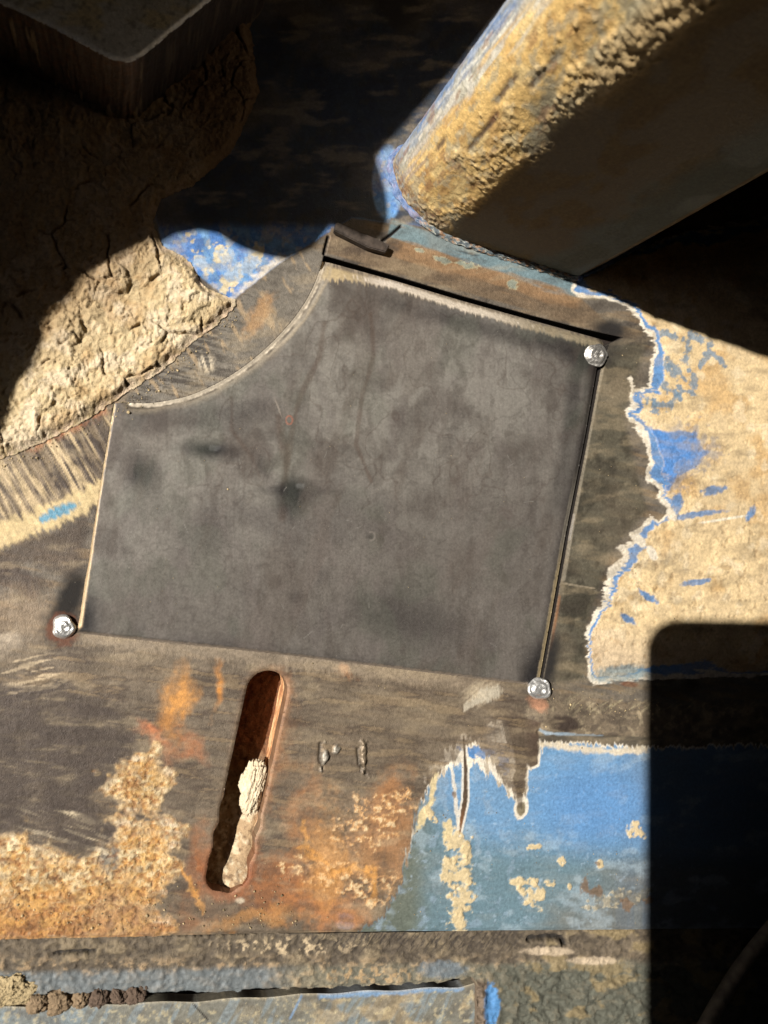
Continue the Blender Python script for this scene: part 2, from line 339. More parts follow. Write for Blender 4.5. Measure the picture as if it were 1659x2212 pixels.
    for a in (ell(U, V, 1455, 1095, 18, 26, 20), ell(U, V, 1540, 1060, 26, 12, -10), ell(U, V, 1500, 1112, 60, 7, -8), ell(U, V, 1398, 1288, 24, 8, 30), ell(U, V, 1352, 1335, 22, 8, 35), ell(U, V, 1500, 1258, 34, 6, -8), ell(U, V, 1620, 1110, 20, 8, -60)):
        P.on(c(104, 136, 178), mt*ss(1.15, .7, a+1.1*(f-.5)), 0, .6)
    P.on(c(236, 226, 204), mt*ss(1, .4, ell(U, V, 1560, 1122, 70, 4, -9)+.6*(f-.5)))
    for a, b in ((1408, 1195), (1450, 1112), (1382, 1168)): P.on(PRIM, mt*0+ss(1.1, .8, ell(U, V, a, b, 9, 17, -30)+.5*(f-.5)))
    P.on(c(110, 132, 140), ss(1.2, .6, ell(U, V, 1345, 1455, 70, 20, -4)+.8*(f-.5))*.8)
    # bare ground steel right of patch, greenish oily
    gs = sdp(U, V, [(1300, 740), (1400, 740), (1350, 900), (1400, 1100), (1320, 1200), (1270, 1350), (1265, 1470), (1180, 1480), (1230, 1150)], 60)
    m = ss(6, -12, gs)*ss(2, -2, d); P.on(c(96, 91, 76), m*.8); P.on(c(58, 54, 46), m*ss(.5, .68, fbm(U/30, V/40, 81, 4))*.7)
    P.on(c(62, 58, 50), ss(4, -1, sdl(U, V, [(1290, 1110), (1330, 1124), (1360, 1110)])+9*(g-.5))*0)
    ln = sdl(U, V, [(1206, 1258), (1240, 1264), (1284, 1271)]); P.on(c(150, 138, 118), ss(2.6, 1, ln)); H -= ss(4, 1.5, sdl(U, V, [(1206, 1262), (1284, 1275)]))*.25
    br = sdl(U, V, [(1310, 745), (1288, 850), (1262, 990), (1236, 1130), (1216, 1250)]); P.on(c(168, 158, 140), ss(5, 2, np.abs(br-2))*.7)
    P.on(c(236, 226, 214), ss(3.2, 1.2, sdl(U, V, [(1292, 800), (1285, 850)]))+ss(3.4, 1.4, sdl(U, V, [(1239, 1112), (1230, 1165)])), .6, .3)
    P.on(c(168, 120, 84), ss(10, 3, sdl(U, V, [(1204, 1290), (1186, 1400)]))*.8)
    # ---- weld ridge at lower right
    rg = sdl(U, V, [(1180, 1545), (1260, 1560), (1330, 1568), (1460, 1572), (2300, 1560)], 90)
    H += ss(44, 6, rg)*(1.5+.8*(g-.5)); m = ss(60, 40, rg+30*(f-.5))
    P.on(c(122, 108, 90), m, .1, .7, .8); P.on(c(198, 184, 148), m*ss(.55, .66, stk(U, V, -35, 34, 5, 85, 3)+.4*(g-.5))*.8*ss(1560, 1510, V+.0*U)*ss(1200, 1260, U)); P.on(c(176, 160, 132), m*ss(.55, .7, fbm(U/10, V/10, 163, 4))*.6); P.on(c(76, 66, 58), m*ss(.5, .66, fbm(U/20, V/16, 164, 4))*.6); P.on(c(206, 150, 116), ss(1.1, .5, ell(U, V, 1160, 1518, 26, 18, 30)+.6*(f-.5)))
    P.on(c(64, 52, 44), ss(1.1, .7, ell(U, V, 1212, 1562, 42, 20, 8)+.5*(f-.5))); P.on(c(118, 82, 64), ss(1, .5, ell(U, V, 1360, 1478, 26, 8, 5)))
    gr = sdl(U, V, [(1165, 1582), (1240, 1592), (1330, 1594)]); H -= ss(8, 2, gr)*.6; P.on(c(160, 182, 200), ss(5, 2, sdl(U, V, [(1150, 1568), (1180, 1584), (1300, 1590)])+5*(f-.5)))
    P.on(c(92, 84, 72), ss(14, 8, sdl(U, V, [(1165, 1600), (1420, 1600)])))
    # ---- blue panel lower right
    cm2 = stk(U, V, 84, 30, 3.4, 86, 2)
    d0 = sdp(U, V, BLUEP, 60); d = -(d0+20*(cm2-.5)+12*(g-.5))
    jag = ss(1700, 1580, V); wpr = 3+22*jag*ss(.3, .7, vn(U/26, V/26, 88))*(U < 1140)
    P.on(PRIM, ss(-3, 1, d)*ss(1900, 1780, V)*ss(.2, .4, vn(U/30, V/30, 89)+jag), 0, .8)
    m = ss(wpr-2, wpr+3, d); P.on(c(110, 150, 188), m, 0, .42, .1); bpm = m
    P.on(c(104, 128, 138), m*ss(-30, 90, (V-1790)+.22*(1100-U)+150*(big-.5))*.95); P.on(c(102, 106, 92), m*ss(980, 860, U+60*(g-.5))*.85)
    P.on(c(112, 110, 102), m*ss(1230, 1400, U+.9*(V-1870)+120*(g-.5))*ss(1820, 1900, V)*.85)
    P.on(c(150, 170, 190), m*ss(.6, .72, fbm(U/24, V/24, 93, 5))*.4*ss(1180, 1100, U)); P.on(c(180, 200, 220), m*ss(.72, .8, fbm(U/10, V/10, 95, 4))*.35)
    P.on(c(96, 112, 132), m*ss(1300, 1420, U+90*(stk(U, V, 89, 200, 14, 191, 2)-.5))*.6); P.on(c(170, 188, 200), m*ss(.6, .75, fbm(U/50, V/34, 192, 5))*.4)
    P.on(c(92, 140, 196), m*ss(1.3, .3, ell(U, V, 1290, 1740, 150, 110))*.6)
    # torn primer and a bare steel tongue running into the blue
    cm3 = stk(U, V, 80, 44, 4.5, 161, 2)
    pr = sdp(U, V, [(915, 1690), (930, 1662), (960, 1640), (985, 1598), (1004, 1588), (1030, 1606), (1058, 1568), (1082, 1552), (1098, 1600), (1112, 1650), (1122, 1700), (1118, 1732), (1100, 1716), (1066, 1682), (1030, 1650), (1010, 1660), (985, 1650), (960, 1668)], 60)+26*(cm3-.5)+6*(f-.5)
    m_ = ss(3, -2, pr); P.on(PRIM, m_*.95, 0, .8); P.on(c(150, 134, 112), m_*ss(.54, .66, stk(U, V, 78, 50, 5, 162, 3))*.7)
    P.on(c(84, 134, 190), m_*ss(1.1, .9, np.minimum(ell(U, V, 1032, 1624, 34, 11, 8), ell(U, V, 1090, 1646, 10, 26, -10))+1.5*(f-.5)), 0, .4)
    tn = sdp(U, V, [(1088, 1535), (1165, 1560), (1163, 1628), (1160, 1652), (1146, 1656), (1138, 1650), (1134, 1690), (1130, 1732), (1120, 1728), (1108, 1690), (1114, 1650), (1104, 1600)], 60)+6*(f-.5)
    P.on(PRIM, ss(7, 4, tn)*ss(1600, 1640, V+20*(f-.5)), 0, .8); P.on(c(98, 82, 70), ss(2, -2, tn), .3, .5, .3)
    q = sdl(U, V, [(1001, 1590), (1006, 1660), (1005, 1730), (992, 1800)]); wd = np.interp(V, [1590, 1740, 1800], [3, 6, 3])
    P.on(PRIM, ss(wd+5, wd+2, q+2*(f-.5))*.85, 0, .8); P.on(c(96, 80, 66), ss(wd, wd-2, q+2*(f-.5)), .3, .5); P.on(c(150, 100, 60), ss(wd, wd-2, q)*ss(1730, 1780, V)*.7)
    q = ell(U, V, 1126, 1746, 15, 25, 10)+.3*(f-.5); P.on(PRIM, ss(1.1, .95, q)*.95); P.on(c(128, 118, 96), ss(.72, .5, q))
    P.on(PRIM, ss(5, 2, sdl(U, V, [(975, 1650), (984, 1720), (990, 1790)])+6*(f-.5))*.8)
    P.on(c(216, 196, 150), ss(1.1, .7, np.minimum(np.minimum(ell(U, V, 935, 1700, 9, 40, 8), ell(U, V, 912, 1765, 10, 30, 25)), ell(U, V, 968, 1790, 12, 22, 0))+1.2*(f-.5))*.9)
    # mud chips on blue
    for a, b, r1, r2, ro in ((985, 1820, 26, 26, 0), (1000, 1850, 22, 26, 0), (984, 1890, 34, 30, 10), (1000, 1945, 26, 40, 15), (990, 1990, 22, 26, 0), (1152, 1830, 15, 8, 0), (1375, 1795, 15, 14, 10), (1140, 1905, 34, 10, 0), (1150, 1935, 28, 28, 0), (1186, 1912, 9, 6, 0), (1210, 1860, 11, 9, 0), (1296, 1868, 8, 8, 0), (1350, 1940, 60, 14, -10), (930, 1760, 16, 8, 60), (1230, 1915, 5, 8, 0)):
        q = ell(U, V, a, b, r1, r2, ro)+2.2*(fbm(U/16, V/16, 97, 5)-.5); mm = ss(1.05, .88, q)*ss(.3, .5, f+.15); P.on(c(226, 210, 176), ss(1.2, 1.05, q)*ss(.5, .6, f)*.5); P.on(c(214, 192, 148) if a != 1350 else c(120, 112, 94), mm*(.9 if a != 1350 else .5), 0, .95, .6); H += mm*.25
    for a, b, r1, r2 in ((1290, 1925, 16, 16), (1262, 1915, 8, 20), (1352, 1952, 17, 15), (1400, 1945, 14, 8), (1292, 1865, 7, 7), (980, 1715, 6, 8)):
        P.on(c(120, 96, 74), ss(1.1, .6, ell(U, V, a, b, r1, r2)+1.6*(fbm(U/9, V/9, 197, 3)-.5))*.8)
    P.on(c(132, 150, 196), ss(1.1, .8, ell(U, V, 745, 1990, 22, 26, 20)+.6*(f-.5)), 0, .5)
    P.on(c(220, 204, 176), ss(10, 3, sdl(U, V, [(1170, 1606), (1250, 1618), (1330, 1624), (1395, 1620)])+12*(f-.5))*.85)
    # ---- brown ground steel with rust, lower left
    lo = ss(1390, 1450, V+.06*(600-U))*ss(2, -3, d)*ss(1160, 1120, U)
    hz = stk(U, V, 6, 80, 10, 103, 4)
    P.on(c(120, 106, 90), lo*.75); P.on(c(82, 70, 62), lo*ss(.45, .62, hz)*.75); P.on(c(160, 138, 108), lo*ss(.6, .72, hz)*.5)
    dka = sdp(U, V, [(-400, 1440), (120, 1470), (240, 1520), (300, 1600), (250, 1680), (200, 1720), (262, 1790), (250, 1830), (150, 1850), (110, 1800), (20, 1800), (-400, 1840)], 100)
    dkm = ss(14, -18, dka+50*(hz-.5)+20*(g-.5)); P.on(c(84, 74, 66), dkm*.85)
    # rust tints
    Uw = U+70*(fbm(U/60, V/60, 150, 4)-.5); Vw = V+90*(fbm(U/60, V/60, 151, 4)-.5)
    for a, b, r1, r2, ro, s_, cc in ((388, 1500, 34, 70, 6, .85, c(210, 150, 82)), (372, 1570, 30, 30, 0, .5, ORG), (474, 1500, 12, 60, 8, .8, ORG), (735, 1452, 34, 18, 8, 1.2, c(216, 146, 90)), (330, 1590, 40, 20, 10, .7, c(206, 128, 84)),
                                   (385, 1620, 60, 30, 25, .6, c(186, 120, 76)), (660, 1800, 50, 150, 5, .7, c(170, 112, 62)), (600, 1930, 160, 70, 0, .75, c(150, 96, 56)), (700, 1960, 110, 50, 0, .7, c(176, 118, 72)), (830, 1800, 60, 130, 12, .8, c(176, 118, 66)),
                                   (740, 1870, 90, 60, 0, .6, c(190, 142, 88)), (780, 1830, 160, 120, 10, .6, c(150, 116, 84)), (430, 1950, 70, 60, 0, .6, c(140, 92, 56)), (440, 1860, 30, 90, 0, .7, c(160, 96, 50)), (600, 1600, 40, 130, 12, .4, c(168, 118, 74)), (1110, 1880, 1, 1, 0, 0, ORG)):
        P.on(cc, lo*ss(1.3, .2, ell(Uw, Vw, a, b, r1, r2, ro)+.9*(g-.5)+.5*(f-.5))*s_*(.6+.5*ss(.35, .6, fbm(U/18, V/24, 152, 4))), 0, .85)
    P.on(c(96, 84, 72), lo*ss(1.15, .4, ell(U, V, 470, 1960, 90, 30, 0)+.8*(g-.5))*.7)
    # crusty pale rust, bottom left
    cr = sdp(U, V, [(-400, 1830), (60, 1795), (110, 1850), (190, 1850), (240, 1790), (300, 1760), (230, 1690), (260, 1650), (340, 1620), (370, 1690), (330, 1750), (380, 1800), (385, 1900), (330, 1960), (370, 2010), (300, 2040), (-400, 2040)], 60)
    k = fbm(U/10, V/8, 111, 5); k2 = fbm(U/34, V/26, 112, 4); m = ss(16, -16, cr+95*(k2-.5)+26*(f-.5))
    P.on(c(206, 168, 112), m, 0, .9, .8); P.on(c(236, 214, 172), m*ss(.46, .62, k+.25*(k2-.5))*ss(2010, 1860, V+80*(k2-.5))*.85); P.on(c(168, 112, 66), m*ss(.46, .3, k)*.7); P.on(c(206, 150, 78), m*ss(.5, .68, k2)*.6); wl_ = np.abs(fbm(U/30, V/9, 119, 3)-.5); P.on(c(240, 218, 176), m*ss(.03, .0, wl_)*.6); H += m*ss(.04, 0, wl_)*.25
    P.on(c(168, 112, 64), m*ss(1900, 2000, V+60*(k2-.5))*.7); P.on(c(228, 214, 190), m*ss(26, 2, np.abs(cr)+30*(f-.5))*.6*ss(.4, .6, hz)); P.on(c(128, 120, 108), m*ss(1.1, .6, ell(U, V, 410*.55+10, 1850, 26, 44)+.8*(f-.5)))
    H += m*(.5*(k-.5)+.15+.2*(f-.5)); P.on(c(222, 172, 98), m*ss(.5, .66, fbm(U/24, V/14, 195, 4))*.45); P.on(c(120, 84, 58), m*ss(.56, .68, fbm(U/30, V/20, 196, 4))*.5); pc = ss(.6, .68, fbm(U/7, V/7, 183, 3)); H -= m*pc*.35; P.on(c(120, 76, 46), m*pc*.6)
    cr2 = np.minimum(ell(U, V, 790, 1780, 90, 50, -20), ell(U, V, 740, 1900, 110, 40, 10)); m = lo*ss(1.2, .85, cr2+1.1*(k2-.5)+.5*(f-.5))
    m2 = lo*ss(1.1, .7, np.minimum(ell(U, V, 850, 1730, 50, 22, -30), np.minimum(ell(U, V, 770, 1770, 26, 50, 0), ell(U, V, 800, 1930, 22, 30, 0)))+.9*(f-.5))
    P.on(c(208, 160, 108), np.maximum(m*ss(.46, .6, k)*.8, m2*ss(.44, .56, k)), 0, .9, .8); P.on(c(230, 200, 156), np.maximum(m, m2)*ss(.6, .68, k)); H += np.maximum(m, m2)*(k-.35)*.6
    for a, b in (([(655, 1760), (662, 1800), (670, 1870)], 9), ([(650, 1850), (720, 1860), (800, 1880), (812, 1930)], 9), ([(405, 1880), (430, 1960)], 7)):
        P.on(c(222, 160, 84), lo*ss(b+4, 1, sdl(Uw, Vw, a)+18*(f-.5))*.7)
    fe = ss(.56, .64, stk(U, V, 18, 60, 6, 115, 3)); P.on(c(232, 214, 182), fe*ss(1.3, .3, ell(U, V, 165, 1795, 120, 46, 12)+1.6*(g-.5)+.6*(f-.5))*.7)
    P.on(c(226, 204, 170), lo*ss(.58, .66, stk(U, V, -12, 50, 6, 116, 3))*ss(1.2, .5, ell(U, V, 60, 1460, 90, 60)) *.6)
    # bottom margin of patch, pale ground line with comb marks
    bm = sdl(U, V, [(150, 1370), (500, 1412), (800, 1446), (1150, 1492)], 60); cb = stk(U, V, 84, 40, 3, 121, 2)
    P.on(c(158, 142, 122), ss(26, 8, bm+26*(cb-.5))*.7*ss(1100, 1000, U+100*(g-.5))); P.on(c(206, 190, 164), ss(1, .3, ell(U, V, 1040, 1500, 50, 30, -20)+.9*(stk(U, V, -40, 40, 6, 122)-.5))*.8)
    P.on(c(212, 190, 160), ss(1, .3, ell(U, V, 1020, 1548, 1, 1))*0)
    P.on(c(206, 196, 176), ss(1.1, .6, np.minimum(ell(U, V, 1055, 1500, 30, 16, -20), ell(U, V, 1020, 1520, 26, 10, -30))+1.3*(cb-.5))*.8)
    # weld gouges
    for a, b, r1, r2, ro in ((702, 1632, 7, 26, 14), (726, 1622, 7, 10, 0), (786, 1640, 8, 34, -8)):
        q = ell(U, V, a, b, r1, r2, ro)+2.4*(fbm(U/7, V/16, 190, 4)-.5); H += ss(1.2, .5, q)*(.4+.9*f); P.on(c(190, 184, 172) if a < 780 else c(140, 124, 104), ss(1.1, .6, q)*.85, .5, .4)
    for a in ([(692, 1606), (690, 1640), (696, 1660)], [(772, 1618), (776, 1650), (790, 1672)]):
        q = sdl(U, V, a); H -= ss(5, 1, q)*.5; P.on(SOOT, ss(4, 1.5, q)*.9)
    P.on(c(206, 190, 166), ss(1.1, .6, ell(U, V, 518, 1945, 12, 7)+.6*(f-.5)))
    # rusty lip round the slot
    s = sd_slot(X, Y); P.on(c(168, 120, 84), ss(3.0, .2, s+2*(f-.5))*.5*ss(480, 620, U+.21*(V-1500))); P.on(c(140, 76, 40), ss(3.5, .2, s+2*(f-.5))*.7*ss(1780, 1900, V)); H -= ss(.7, 0, s)*.35
    du = fbm((U+.2*V)/60, V/20, 171, 5); d2 = fbm(U/120, V/120, 172, 4)
    lf = 1-.75*bpm; P.on(c(190, 170, 138), ss(.52, .75, du)*.26*lf); P.on(c(150, 134, 112), ss(.5, .7, d2)*.22*lf); P.on(c(60, 52, 46), ss(.44, .25, du)*.3*lf)
    P.on(c(80, 70, 64), dkm*.75*ss(.3, .5, hz+.3*(g-.5))); P.on(c(206, 146, 78), lo*ss(1.2, .3, np.minimum(ell(Uw, Vw, 700, 1850, 60, 120, 6), ell(Uw, Vw, 560, 1990, 120, 24, 0))+.9*(g-.5)+.5*(f-.5))*.45)
    # soot of the tacks
    for a, b, r1, r2, ro in ((152, 1296, 36, 84, 22), (138, 1353, 50, 46, 0), (1186, 1430, 24, 74, 8), (1162, 1490, 40, 38, 0), (1320, 712, 50, 26, 14), (1310, 755, 40, 34, 0)):
        P.on(SOOT, ss(1.35, .3, ell(U, V, a, b, r1, r2, ro)+.35*(g-.5)+.2*(f-.5))*(.97 if a in (152, 1186, 1320) else .7), 0, .9)
    P.on(c(110, 66, 46), ss(1.25, .85, ell(U, V, 136, 1360, 34, 33)+.6*(f-.5))*.7)
    # the recess the patch sits in
    gp = sdp(X, Y, GAP, 4); P.on(c(30, 24, 20), ss(.3, .0, gp), 0, .95)
    P.on(c(150, 138, 120), ss(.9, .1, gp)*ss(0, .1, gp)*ss(900, 1000, V)*ss(1100, 1200, U)*.7, .4, .4)
    q = sdl(U, V, [(700, 548), (704, 530), (709, 512)]); H -= ss(4, 1.5, q)*1.2; P.on(SOOT, ss(4, 2, q))
    q = sdl(U, V, [(826, 520), (846, 506), (866, 488)]); H -= ss(4, 1.5, q)*.8; P.on(SOOT, ss(4, 2, q))
    P.mul(1+(.36*fbm(U/22, V/22, 131, 5)-.18)*(1-.6*bpm)); P.mul(.93+.14*vf)
    # the edge rolls over
    H = H - ss(1.2, 0, Y-y_edge(X))*.6
    return H, P
def sd_base(x, y): return np.maximum(np.maximum(np.where(sd_slot(x, y) < 3, -sd_slot(x, y), -3.0), y_edge(x)-y), -np.minimum(sdp(x, y, GAP, 4), 3.0))
ST = .36
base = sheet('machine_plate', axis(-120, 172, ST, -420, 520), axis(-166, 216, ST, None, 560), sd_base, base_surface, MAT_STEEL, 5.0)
tag(base, 'big rusty plate with a long slot, ground bare around the patch, blue paint at right', 'machine plate')

GB = wp([(150, 1400), (200, 850), (600, 560), (700, 510), (1370, 700), (1180, 1520)])
BK = sheet('gap_floor', axis(GB[:, 0].min(), GB[:, 0].max(), 2.0), axis(GB[:, 1].min(), GB[:, 1].max(), 2.0), lambda x, y: np.where(sd_slot(x, y) < 3.5, 5., -5.),
           lambda X, Y, U, V, S: (-5.2+(fbm(X/3, Y/3, 145, 3)-.5)*.8, Paint(X.shape, c(44, 34, 28), 0, .95, .5)), MAT_STEEL, 1.0, base, st=.01)

# slot walls and what lies at the bottom of the slot
def slot_parts():
    ang = []; pts = []
    e = SB-SA; L = np.hypot(*e); d = e/L; nrm = np.array([-d[1], d[0]])
    for t in np.linspace(0, 1, 80): pts.append(SA+e*t+nrm*SR)
    for a in np.linspace(0, math.pi, 40)[1:-1]: pts.append(SB+nrm*SR*math.cos(a)+d*SR*math.sin(a))
    for t in np.linspace(1, 0, 80): pts.append(SA+e*t-nrm*SR)
    for a in np.linspace(0, math.pi, 40)[1:-1]: pts.append(SA-nrm*SR*math.cos(a)-d*SR*math.sin(a))
    pts = np.array(pts)
    for _ in range(4):
        s = sd_slot(pts[:, 0], pts[:, 1]); gx = (sd_slot(pts[:, 0]+.05, pts[:, 1])-s)/.05; gy = (sd_slot(pts[:, 0], pts[:, 1]+.05)-s)/.05
        pts -= (s/(gx*gx+gy*gy))[:, None]*np.stack([gx, gy], 1)
    n = len(pts); zs = np.linspace(-.15, -13, 44); vs = []; 
    gn = np.stack([gx, gy], 1); cen = pts.mean(0)
    Z, I = np.meshgrid(zs, np.arange(n), indexing='ij')
    dep = -Z
    bulge = (fbm(I/9., Z*1.3, 201, 4)-.5)*1.1*ss(0, 1.5, dep)+.5*ss(1.5, 0, dep)*0
    XY = pts[I]+gn[I]*bulge[..., None]*.5+gn[I]*.35
    vs = np.stack([XY[..., 0], XY[..., 1], Z], -1).reshape(-1, 3)
    k = fbm(I/6., Z*1.1, 203, 4).reshape(-1)
    P = Paint((len(vs),), c(226, 164, 112), 0, .9, .8); P.on(c(240, 200, 150), ss(.5, .64, k)*.8); P.on(c(150, 92, 60), ss(.48, .36, k)*.7)
    P.on(c(214, 196, 164), ss(W(0, 1760)[1], W(0, 1900)[1], vs[:, 1])*.8*ss(.4, .55, k))
    q = []
    for j in range(len(zs)-1):
        for i in range(n):
            i2 = (i+1) % n; q.append((j*n+i, j*n+i2, (j+1)*n+i2, (j+1)*n+i))
    build('slot_wall', vs, q, MAT_STEEL, base, P.c, P.m)
    def floor(X, Y, U, V, S):
        k = fbm(U/12, V/12, 205, 5); g = fbm(U/40, V/40, 206, 3)
        P = Paint(X.shape, c(176, 150, 118), 0, .95, .8); P.on(c(120, 80, 56), ss(1760, 1600, V+50*(g-.5))); P.on(c(226, 210, 180), ss(.5, .64, k)*.6*ss(1650, 1800, V))
        P.on(c(92, 70, 54), ss(.62, .7, fbm(U/7, V/7, 207, 3))*.6)
        t = ss(1560, 1920, V); r = (U-(576-.215*(V-1494)))/46
        H = -13+t*3.5+ss(-.1, .9, r)*4.5*t+(k-.5)*1.2+ss(1860, 1925, V)*4.0
        return H, P
    x0, x1 = sorted((SA[0], SB[0])); y0, y1 = sorted((SA[1], SB[1]))
    sheet('slot_floor', axis(x0-9, x1+9, .3), axis(y0-9, y1+9, .3), lambda x, y: sd_slot(x, y)-.9, floor, MAT_MUD, .5, base, st=.3)
slot_parts()

# ------------------------------------------------------------------ steel patch
TOPE = [(697, 561), (850, 603), (1000, 648), (1150, 690), (1306, 733)]
def patch_surface(X, Y, U, V, S):
    g = fbm(U/60, V/60, 303, 4); f = fbm(U/8, V/8, 305, 3); big = fbm(U/160, V/160, 306, 3)
    P = Paint(X.shape, c(108, 102, 96), .25, .5, .14)
    P.on(c(144, 139, 131), ss(.34, .6, fbm(U/110, V/90, 307, 4))*.85*ss(1350, 900, V+.25*(U-700))); mo = fbm(U/15, V/18, 331, 5); P.on(c(84, 77, 71), ss(.54, .74, mo)*.28); P.on(c(124, 118, 112), ss(.46, .26, mo)*.25); P.on(c(84, 78, 76), ss(.45, .7, big)*.5)
    vs_ = fbm(U/22+1.6*g, V/55+.8*g, 308, 5); P.on(c(84, 76, 70), ss(.5, .72, vs_)*.4); P.on(c(112, 104, 100), ss(.58, .72, fbm(U/34, V/70, 309, 4))*.3)
    # meandering brown drying lines
    wz = fbm(U/70, V/90, 311, 3); P.on(c(70, 54, 46), ss(.022, .002, np.abs(wz-.5))*.3*ss(1250, 1000, V)*ss(300, 460, U))
    wz = fbm(U/90, V/60, 312, 3); P.on(c(64, 58, 56), ss(.02, .002, np.abs(wz-.47))*.2)
    for pts, wd in (([(700, 700), (690, 770), (660, 830), (640, 880), (625, 960), (612, 1060)], 10), ([(800, 680), (806, 770), (780, 860), (768, 960), (800, 1040)], 7), ([(500, 860), (500, 930), (545, 990), (560, 1030)], 8), ([(600, 900), (618, 1000), (610, 1120)], 14)):
        P.on(c(88, 72, 62), ss(wd, 1, sdl(U, V, pts)+10*(g-.5))*.5)
    # dark heat marks
    for a, b, r1, r2, ro, s_ in ((300, 1020, 40, 46, 0, .8), (452, 972, 66, 20, 6, .95), (640, 1062, 44, 34, 0, 1.), (645, 1060, 90, 10, 2, .5), (1235, 1050, 20, 330, 10, .5), (630, 1090, 26, 40, 0, .5), (560, 1000, 36, 14, 60, .4), (850, 1320, 110, 50, 8, .4), (940, 1370, 130, 50, 4, .2), (300, 880, 60, 16, 0, .5), (420, 900, 150, 36, -6, .4), (1000, 700, 200, 20, 16, .5), (1190, 740, 110, 30, 16, .6),
                                (1268, 745, 50, 44, 0, .85), (1180, 1440, 52, 66, 0, .85), (1230, 900, 18, 200, 10, .55), (560, 940, 300, 10, 10, .15), (176, 1335, 40, 60, 0, 1.), (1290, 775, 44, 40, 0, .9), (1168, 1480, 44, 44, 0, .9), (800, 1160, 8, 5, 0, .4), (640, 1290, 18, 14, 0, .4), (700, 1440, 300, 30, 7, .45)):
        P.on(c(34, 32, 34), ss(1.6, .15, ell(U, V, a, b, r1, r2, ro)+.5*(g-.5))*min(1, s_*1.1))
    P.on(c(150, 150, 150), ss(1, .3, ell(U, V, 648, 1050, 12, 10)+.9*(f-.5))*.35); P.on(c(128, 128, 128), ss(1, .3, ell(U, V, 462, 968, 20, 8)+.9*(f-.5))*.3)
    P.on(c(90, 94, 82), ss(.55, .7, fbm(U/90, V/90, 315, 3))*.25); P.on(c(90, 78, 70), ss(.55, .7, stk(U, V, 112, 190, 60, 332, 5))*.3); P.on(c(128, 120, 114), ss(.57, .68, stk(U, V, 100, 120, 40, 333, 5))*.2)
    # brush marks and scratches
    br = stk(U, V, 88, 60, 2.6, 316, 2); P.mul(.93+.14*br)
    rs = np.random.RandomState(4)
    for i in range(26):
        a, b = rs.uniform(280, 1180), rs.uniform(700, 1400); an = rs.uniform(0, 3.14); l = rs.uniform(6, 26)
        P.on(c(140, 136, 130), ss(1.2, .2, sdl(U, V, [(a, b), (a+l*math.cos(an), b+l*math.sin(an))], 6))*.6)
    q = np.abs(ell(U, V, 800, 1158, 9, 9)-1); P.on(c(140, 132, 124), ss(.3, .1, q)*.6*(U > 797))
    P.on(c(150, 140, 130), ss(1.4, .3, ell(U, V, 600, 880, 2, 22, -20)))
    P.on(c(170, 110, 90), ss(.3, .1, np.abs(ell(U, V, 624, 908, 7, 9)-1))*.7)
    H = np.full(X.shape, .55)+(g-.5)*.12
    # edges: ground bevels, with bright highlights put into the colour
    dt = sdl(U, V, TOPE, 90); k = stk(U, V, 86, 26, 3.2, 318, 2)
    wb = np.interp(U, [690, 760, 850, 1000, 1150, 1306], [46, 30, 22, 26, 24, 12])
    m = ss(wb+3, wb-5, dt+20*(k-.5)); P.on(c(120, 108, 95), m*.8, .25, .42, .3); P.on(c(176, 160, 140), m*ss(.5, .66, k)*.6*ss(1180, 960, U), .2, .4); P.on(c(206, 184, 142), m*ss(860, 720, U)*.8*ss(4, 14, dt), .2, .6)
    P.on(c(238, 226, 214), m*ss(13, 4, np.abs(dt-wb+10)+9*(k-.5))*ss(760, 840, U)*ss(1180, 1020, U), .2, .34, .5); P.on(c(236, 224, 212), ss(12, 3, np.abs(dt-wb*.6)+12*(1-k))*ss(.55, .72, k)*ss(720, 800, U)*ss(1240, 1060, U), .2, .34)
    P.on(c(214, 196, 160), ss(14, 5, np.abs(dt-14)+10*(k-.5))*.35*ss(700, 1000, U)); H -= ss(wb, 0, dt)*1.5
    da = sdl(U, V, [tuple(p) for p in ARC[6:]], 60)
    P.on(c(150, 138, 120), ss(30, 8, da+14*(g-.5)+6*(f-.5))*.8, .2, .45); P.on(c(70, 62, 55), ss(4, 1, np.abs(da-10+8*(g-.5)))*.7*ss(.3, .55, fbm(U/30, V/30, 335, 2))); P.on(c(240, 226, 204), ss(10, 4, da+6*(f-.5)), .2, .35); P.on(c(178, 164, 142), ss(5, 1, np.abs(da-19-14*(g-.5)))*.6*ss(560, 640, U+60*(f-.5)))
    H -= ss(20, 4, da)*.5; H += ss(7, 0, da)*.45
    dl = sdl(U, V, [(246, 872), (224, 990), (210, 1070), (190, 1195), (163, 1345)], 40)
    wl = np.interp(V, [870, 1000, 1200, 1350], [5, 8, 13, 20])
    P.on(c(170, 146, 112), ss(wl, wl*.6, dl+5*(f-.5)), .3, .5); P.on(c(248, 228, 184), ss(3.8, 1.4, dl+3.5*(f-.5))*.9, .2, .35); H -= ss(wl*.8, 0, dl)*.9
    db = sdl(U, V, [(163, 1367), (500, 1402), (800, 1437), (1135, 1478)], 40); P.on(c(132, 118, 104), ss(7, 2, db+5*(f-.5))*.8); H -= ss(8, 0, db)*.5
    dr = sdl(U, V, [(1306, 733), (1288, 800), (1262, 950), (1222, 1150), (1190, 1330), (1163, 1478)], 40)
    P.on(c(44, 40, 38), ss(22, 6, dr)*.5); P.on(c(150, 142, 128), ss(9, 6, np.abs(dr-1)+2*(f-.5))*ss(1000, 1100, V)*.6); P.on(c(176, 156, 118), ss(10, 5, dr+4*(f-.5))*ss(1150, 1260, V)*.8, .2, .6); H -= ss(9, 0, dr)*.5
    P.mul(.9+.2*fbm(U/5, V/5, 320, 2))
    return H, P
pmn, pmx = PATCH.min(0)-.8, PATCH.max(0)+.8
